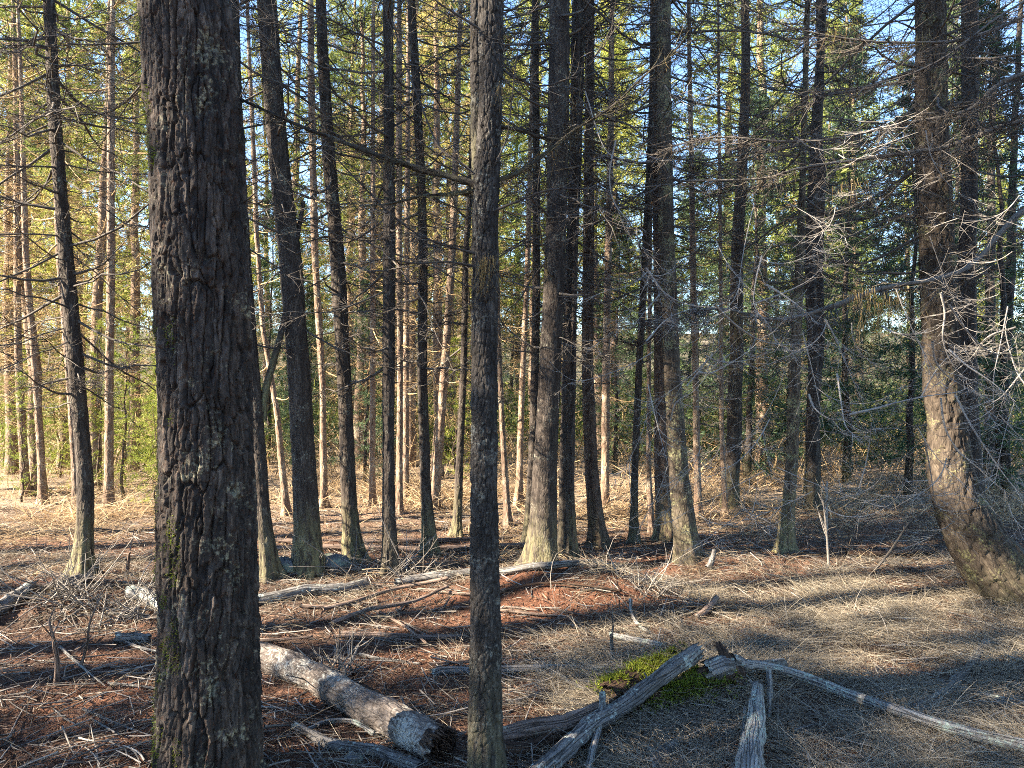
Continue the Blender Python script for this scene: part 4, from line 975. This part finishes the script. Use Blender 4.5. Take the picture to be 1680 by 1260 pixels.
log('dead_branch', 'pale crooked branch curving down the right flank of the root mound', [(1035, 985), (1036, 1005), (1048, 1025), (1062, 1036)], (6, 5), 'wood_pale', 'branch', S=10, raise_=(.06, .02))
log('fallen_log', 'flat dark brown log lying level in litter left of the middle trunk', [(560, 1040), (640, 1044), (700, 1046), (765, 1044)], (9, 9), 'wood_brown', rough=.25, S=16)
log('dead_branch', 'grey splintered branch lying behind the thick barked log', [(590, 1075), (630, 1082), (690, 1090)], (7, 5), 'wood_grey', 'branch', S=12)
log('broken_branch', 'grey splintered pole end at the bottom edge right of centre', [(1060, 1262), (1085, 1238), (1105, 1222)], (26, 16), 'wood_grey', 'branch', S=18, ragged=.3, rough=.2)
log('fallen_log', 'low dark log under the dim brush left of the lone dark conifer', [(50, 968), (110, 955), (150, 948)], (14, 12), 'wood_brown', S=16, lift=.7)

for (n_, lb, grp, x0, x1, y0, y1, w0, mt) in [
    (16, 'short grey stick lying loose around the split grey log in the right foreground', 'loose sticks round the right foreground logs', 820, 1330, 1110, 1250, 9, 'wood_grey'),
    (18, 'thin brown stick lying in the red litter between the thick log and the root mound', 'loose sticks in the red litter', 440, 1080, 960, 1090, 6, 'wood_brown'),
    (9, 'thin pale stick lying in the dark litter left of the furrowed trunk', 'loose sticks left of the furrowed trunk', 10, 255, 990, 1200, 5, 'wood_grey')]:
    for k in range(n_):
        cx_, cy_ = rng.uniform(x0, x1), rng.uniform(y0, y1); L_ = rng.uniform(22, 75); a_ = rng.normal(0, .55)
        log('loose_stick', lb, [(cx_ - L_ * math.cos(a_), cy_ - L_ * math.sin(a_) * .6), (cx_, cy_ + rng.normal(0, 3)), (cx_ + L_ * math.cos(a_), cy_ + L_ * math.sin(a_) * .6)], (w0 * rng.uniform(.6, 1.2), w0 * rng.uniform(.3, .7)), mt, 'stick', lift=.8, S=8, K=24, group=grp, raise_=(0, rng.uniform(0, .05)), knobs=int(rng.integers(0, 3)), rough=.15)

def rock(name, label, px, py, wpx, hpx, seed):
    g = gp(px, py); D = g[1]; a = wpx / F * D / 2; h_ = hpx / F * D
    bm_t = np.linspace(0, np.pi, 26); bm_p = np.linspace(0, 2 * np.pi, 40, endpoint=False)
    t_, p_ = np.meshgrid(bm_t, bm_p, indexing='ij')
    d = np.stack([np.sin(t_) * np.cos(p_), np.sin(t_) * np.sin(p_), np.cos(t_)], -1)
    f1_, f2_, ci_, tl_ = worley(p_ / 2 / np.pi * 5 + .6 * fbm(d[..., 0] * 2, d[..., 1] * 2, d[..., 2] * 2, 2, seed), t_ * 1.6, 5, seed)
    rr = .9 + .22 * fbm(d[..., 0] * 1.3 + seed, d[..., 1] * 1.3, d[..., 2] * 1.3, 4, seed) + .28 * tl_ + .07 * fbm(d[..., 0] * 6, d[..., 1] * 6, d[..., 2] * 6, 3, seed)
    V = d * rr[..., None] * np.array([a, a * .75, h_])
    S_ = 40; i = (np.arange(25) * S_)[:, None]; k = np.arange(S_)[None]; b = (k + 1) % S_
    q = np.stack([i + k, i + S_ + k, i + S_ + b, i + b], -1).reshape(-1, 4)
    o = MB().add(V, q).build(name, M['rock']); o.location = g - np.array([0, -a * .4, h_ * .15])
    return tag(o, label, 'rock')
rock('boulder', 'bluish boulder between the forked and the thick leaning conifer', 462, 938, 56, 26, 3)
rock('boulder', 'bluish boulder right of the thick leaning conifer foot', 545, 930, 70, 24, 6)
rock('boulder', 'small grey rock at the bottom edge below the thick barked log', 578, 1258, 40, 22, 9)

# mossy rotten log and stump in the right foreground
def moss_on(root, V, nrm, n_, L=(.006, .032)):
    n_ = int(n_ * .8); i = rng.integers(0, len(V), n_); V = V[i].copy(); nrm = nrm[i]; i = np.arange(n_)
    st_ = rng.random(n_) < .22; V[st_] += rng.normal(0, .05, (int(st_.sum()), 3)) * np.array([1, 1, 0]) - np.array([0, 0, .012])
    ms = ribbons(MB(), V[i], norm(nrm[i] + rng.normal(0, .55, (n_, 3))), rng.uniform(*L, n_), rng.uniform(.002, .005, n_), rng.normal(0, .006, (n_, 3)), 3)
    return tag(ms.build('moss', M['moss'], root, smooth=False), kind='stuff')
def mossy(pix, w, label, name, cat, nm=9000, raise_=(.0, .0)):
    o, pts, rr, base = log(name, label, pix, w, 'wood_rot', cat, lift=.35, rough=.28, S=30, K=70, ragged=.2, raise_=raise_)
    me = o.data; V = np.zeros(len(me.vertices) * 3, np.float32); me.vertices.foreach_get('co', V); V = V.reshape(-1, 3)
    Nn = np.zeros(len(V) * 3, np.float32); me.vertices.foreach_get('normal', Nn); Nn = Nn.reshape(-1, 3)
    mask = (Nn[:, 2] > -.1) & (fbm(V[:, 0] * 6, V[:, 1] * 6, V[:, 2] * 6, 3, 7) + .5 * fbm(V[:, 0] * 22, V[:, 1] * 22, V[:, 2] * 22, 2, 17) > -.02)
    jit = V[mask]
    moss_on(o, jit, Nn[mask], nm)
    return o
mossy([(1000, 1145), (1040, 1118), (1085, 1092), (1112, 1072)], (36, 26), 'mossy rotten log hump with bright green moss left of the split grey log', 'mossy_log', 'log', 11000)
mossy([(1060, 1150), (1100, 1138), (1135, 1128), (1175, 1105)], (30, 40), 'mossy hump right of the split grey log, green at its crest', 'mossy_log', 'log', 9000)
log('rotten_stump', 'blackened broken spike of a rotten stump at the end of the mossy hump', [(1208, 1108), (1196, 1088), (1180, 1058)], (34, 8), 'wood_rot', 'stump', rough=.3, S=18, raise_=(0, .16), ragged=.3)
log('stump_block', 'pale grey stump block with a green top below the black spike', [(1165, 1098), (1182, 1094), (1200, 1094)], (34, 28), 'wood_grey', 'stump', rough=.2, S=24, ragged=.2, raise_=(.05, .05))
# twiggy dead things standing on the floor
def snag(name, label, pix, w, cat='sapling', nsec=6, mat='wood_brown', r=None):
    g = gp(*pix[0]); D = g[1]
    c = np.array([P(p[0], p[1], D) for p in pix]); c[0] = g - np.array([0, 0, .03])
    mb = MB(); pts = smooth_path(c - g, 18); tubes(mb, pts, np.linspace(w[0], w[1], 18) / F * D / 2, 8, True)
    if nsec:
        sec = sub_twigs(pts, nsec, .08, .3, 5, .3, .3, 1.0, .1); tubes(mb, sec, taper(len(sec), 5, w[1] / F * D * .35, .4), 4)
    o = mb.build(name, M[mat]); o.location = g
    return tag(o, label, cat)
snag('dead_sapling', 'dark crooked dead stem rising from litter left of the furrowed trunk', [(92, 1125), (94, 1085), (88, 1050), (80, 1020)], (10, 4))
snag('dead_sapling', 'black forked sapling stem in front of the furrowed trunk at left', [(128, 1100), (142, 1060), (148, 1020), (165, 980)], (6, 2), nsec=8)
snag('dead_sapling', 'short black stub standing at the far left of the furrowed trunk', [(208, 945), (210, 925), (212, 908)], (7, 4), nsec=2)
snag('bare_sapling', 'bare branching twig clump in the grass left of the curved trunk', [(1360, 930), (1358, 900), (1355, 860), (1350, 820)], (5, 2), 'sapling', 16, 'twig_grey')
snag('bare_sapling', 'thin leaning dark sapling over the brush left of the curved trunk', [(1430, 935), (1460, 905), (1490, 860), (1502, 850)], (5, 2), 'sapling', 6, 'twig_dark')
snag('bare_sapling', 'pale upright twig at the far edge below the short mossy foot conifer', [(1355, 890), (1356, 840), (1357, 790)], (6, 3), 'sapling', 3, 'twig_pale')
snag('dead_sapling', 'little pale snag standing in the red litter by the root mound', [(1006, 1085), (1004, 1060), (1002, 1040)], (9, 4), nsec=3, mat='wood_grey')
for (lb, px, py, h_, k) in [('dense heap of dead twigs at the foot of the straight pole conifer', 655, 945, 60, 60), ('tangle of dead twigs at the foot of the lone dark conifer', 120, 985, 70, 70),
                            ('tangle of dead twigs around the low dark branch right of centre', 1060, 965, 30, 34), ('tangle of dead twigs in front of the white log piece', 230, 1010, 46, 50), ('low dead twig tangle beside the torn end of the thick log', 560, 1110, 40, 44)]:
    g = gp(px, py); D = g[1]; mb = MB(); N = k
    A = rng.uniform(0, 6.28, N); d = norm(np.stack([np.cos(A), np.sin(A), rng.uniform(.05, 1.1, N)], -1)); ln = rng.uniform(.4, 1.3, N) * h_ / F * D * 1.6
    b = np.stack([rng.normal(0, h_ / F * D * .6, N), rng.normal(0, .12, N), np.zeros(N)], -1); b[:, 2] = H(b[:, 0] + g[0], b[:, 1] + g[1]) - g[2]
    u = np.linspace(0, 1, 6)[None, :, None]
    pts = b[:, None] + d[:, None] * ln[:, None, None] * u + rng.normal(0, .25, (N, 1, 3)) * ln[:, None, None] * u ** 2
    pts[..., 2] = np.maximum(pts[..., 2], H(pts[..., 0] + g[0], pts[..., 1] + g[1]) - g[2] + .005)
    tubes(mb, pts, taper(N, 6, rng.uniform(.003, .007, N), .35), 5)
    sec = sub_twigs(pts, 4, .05, .2, 4); tubes(mb, sec, taper(len(sec), 4, .0018, .5), 3)
    o = mb.build('twig_tangle', M['twig_grey']); o.location = g; tag(o, lb, 'twig tangle')

# ------------------------------------------------------------------ camera, sun, sky
cam = bpy.data.cameras.new('camera'); co = bpy.data.objects.new('camera', cam); COL.objects.link(co)
cam.sensor_width = 36; cam.lens = 36 * F / 1680; cam.clip_end = 2000; cam.clip_start = .05
co.location = (0, 0, EYE); co.rotation_euler = (math.pi / 2, 0, 0); SC.camera = co
sd = Vector((math.sin(SUN_AZ) * math.cos(SUN_EL), math.cos(SUN_AZ) * math.cos(SUN_EL), math.sin(SUN_EL)))
sl = bpy.data.lights.new('sun', 'SUN'); sl.energy = 5.0; sl.angle = math.radians(.5); sl.color = (1, .86, .66)
so = bpy.data.objects.new('sun', sl); COL.objects.link(so); so.rotation_euler = sd.to_track_quat('Z', 'Y').to_euler(); so.location = (-20, 0, 20)
w = bpy.data.worlds.new('World'); SC.world = w; w.use_nodes = True
nt = w.node_tree; bg = nt.nodes['Background']
sky = nt.nodes.new('ShaderNodeTexSky'); sky.sky_type = 'NISHITA'; sky.sun_disc = False; sky.sun_elevation = SUN_EL; sky.sun_rotation = SUN_AZ
sky.air_density = 1.0; sky.dust_density = 0; sky.ozone_density = 4.0
nt.links.new(sky.outputs[0], bg.inputs[0]); bg.inputs[1].default_value = .078
SC.view_settings.view_transform = 'Standard'; SC.view_settings.look = 'None'; SC.view_settings.gamma = 1; SC.view_settings.exposure = 3.1
SC.cycles.max_bounces = 4; SC.cycles.diffuse_bounces = 3; SC.cycles.transmission_bounces = 2; SC.cycles.glossy_bounces = 1
SC.cycles.sample_clamp_indirect = 6; SC.cycles.use_adaptive_sampling = True; SC.cycles.adaptive_threshold = .02; SC.cycles.filter_width = 1.0; SC.cycles.use_denoising = False
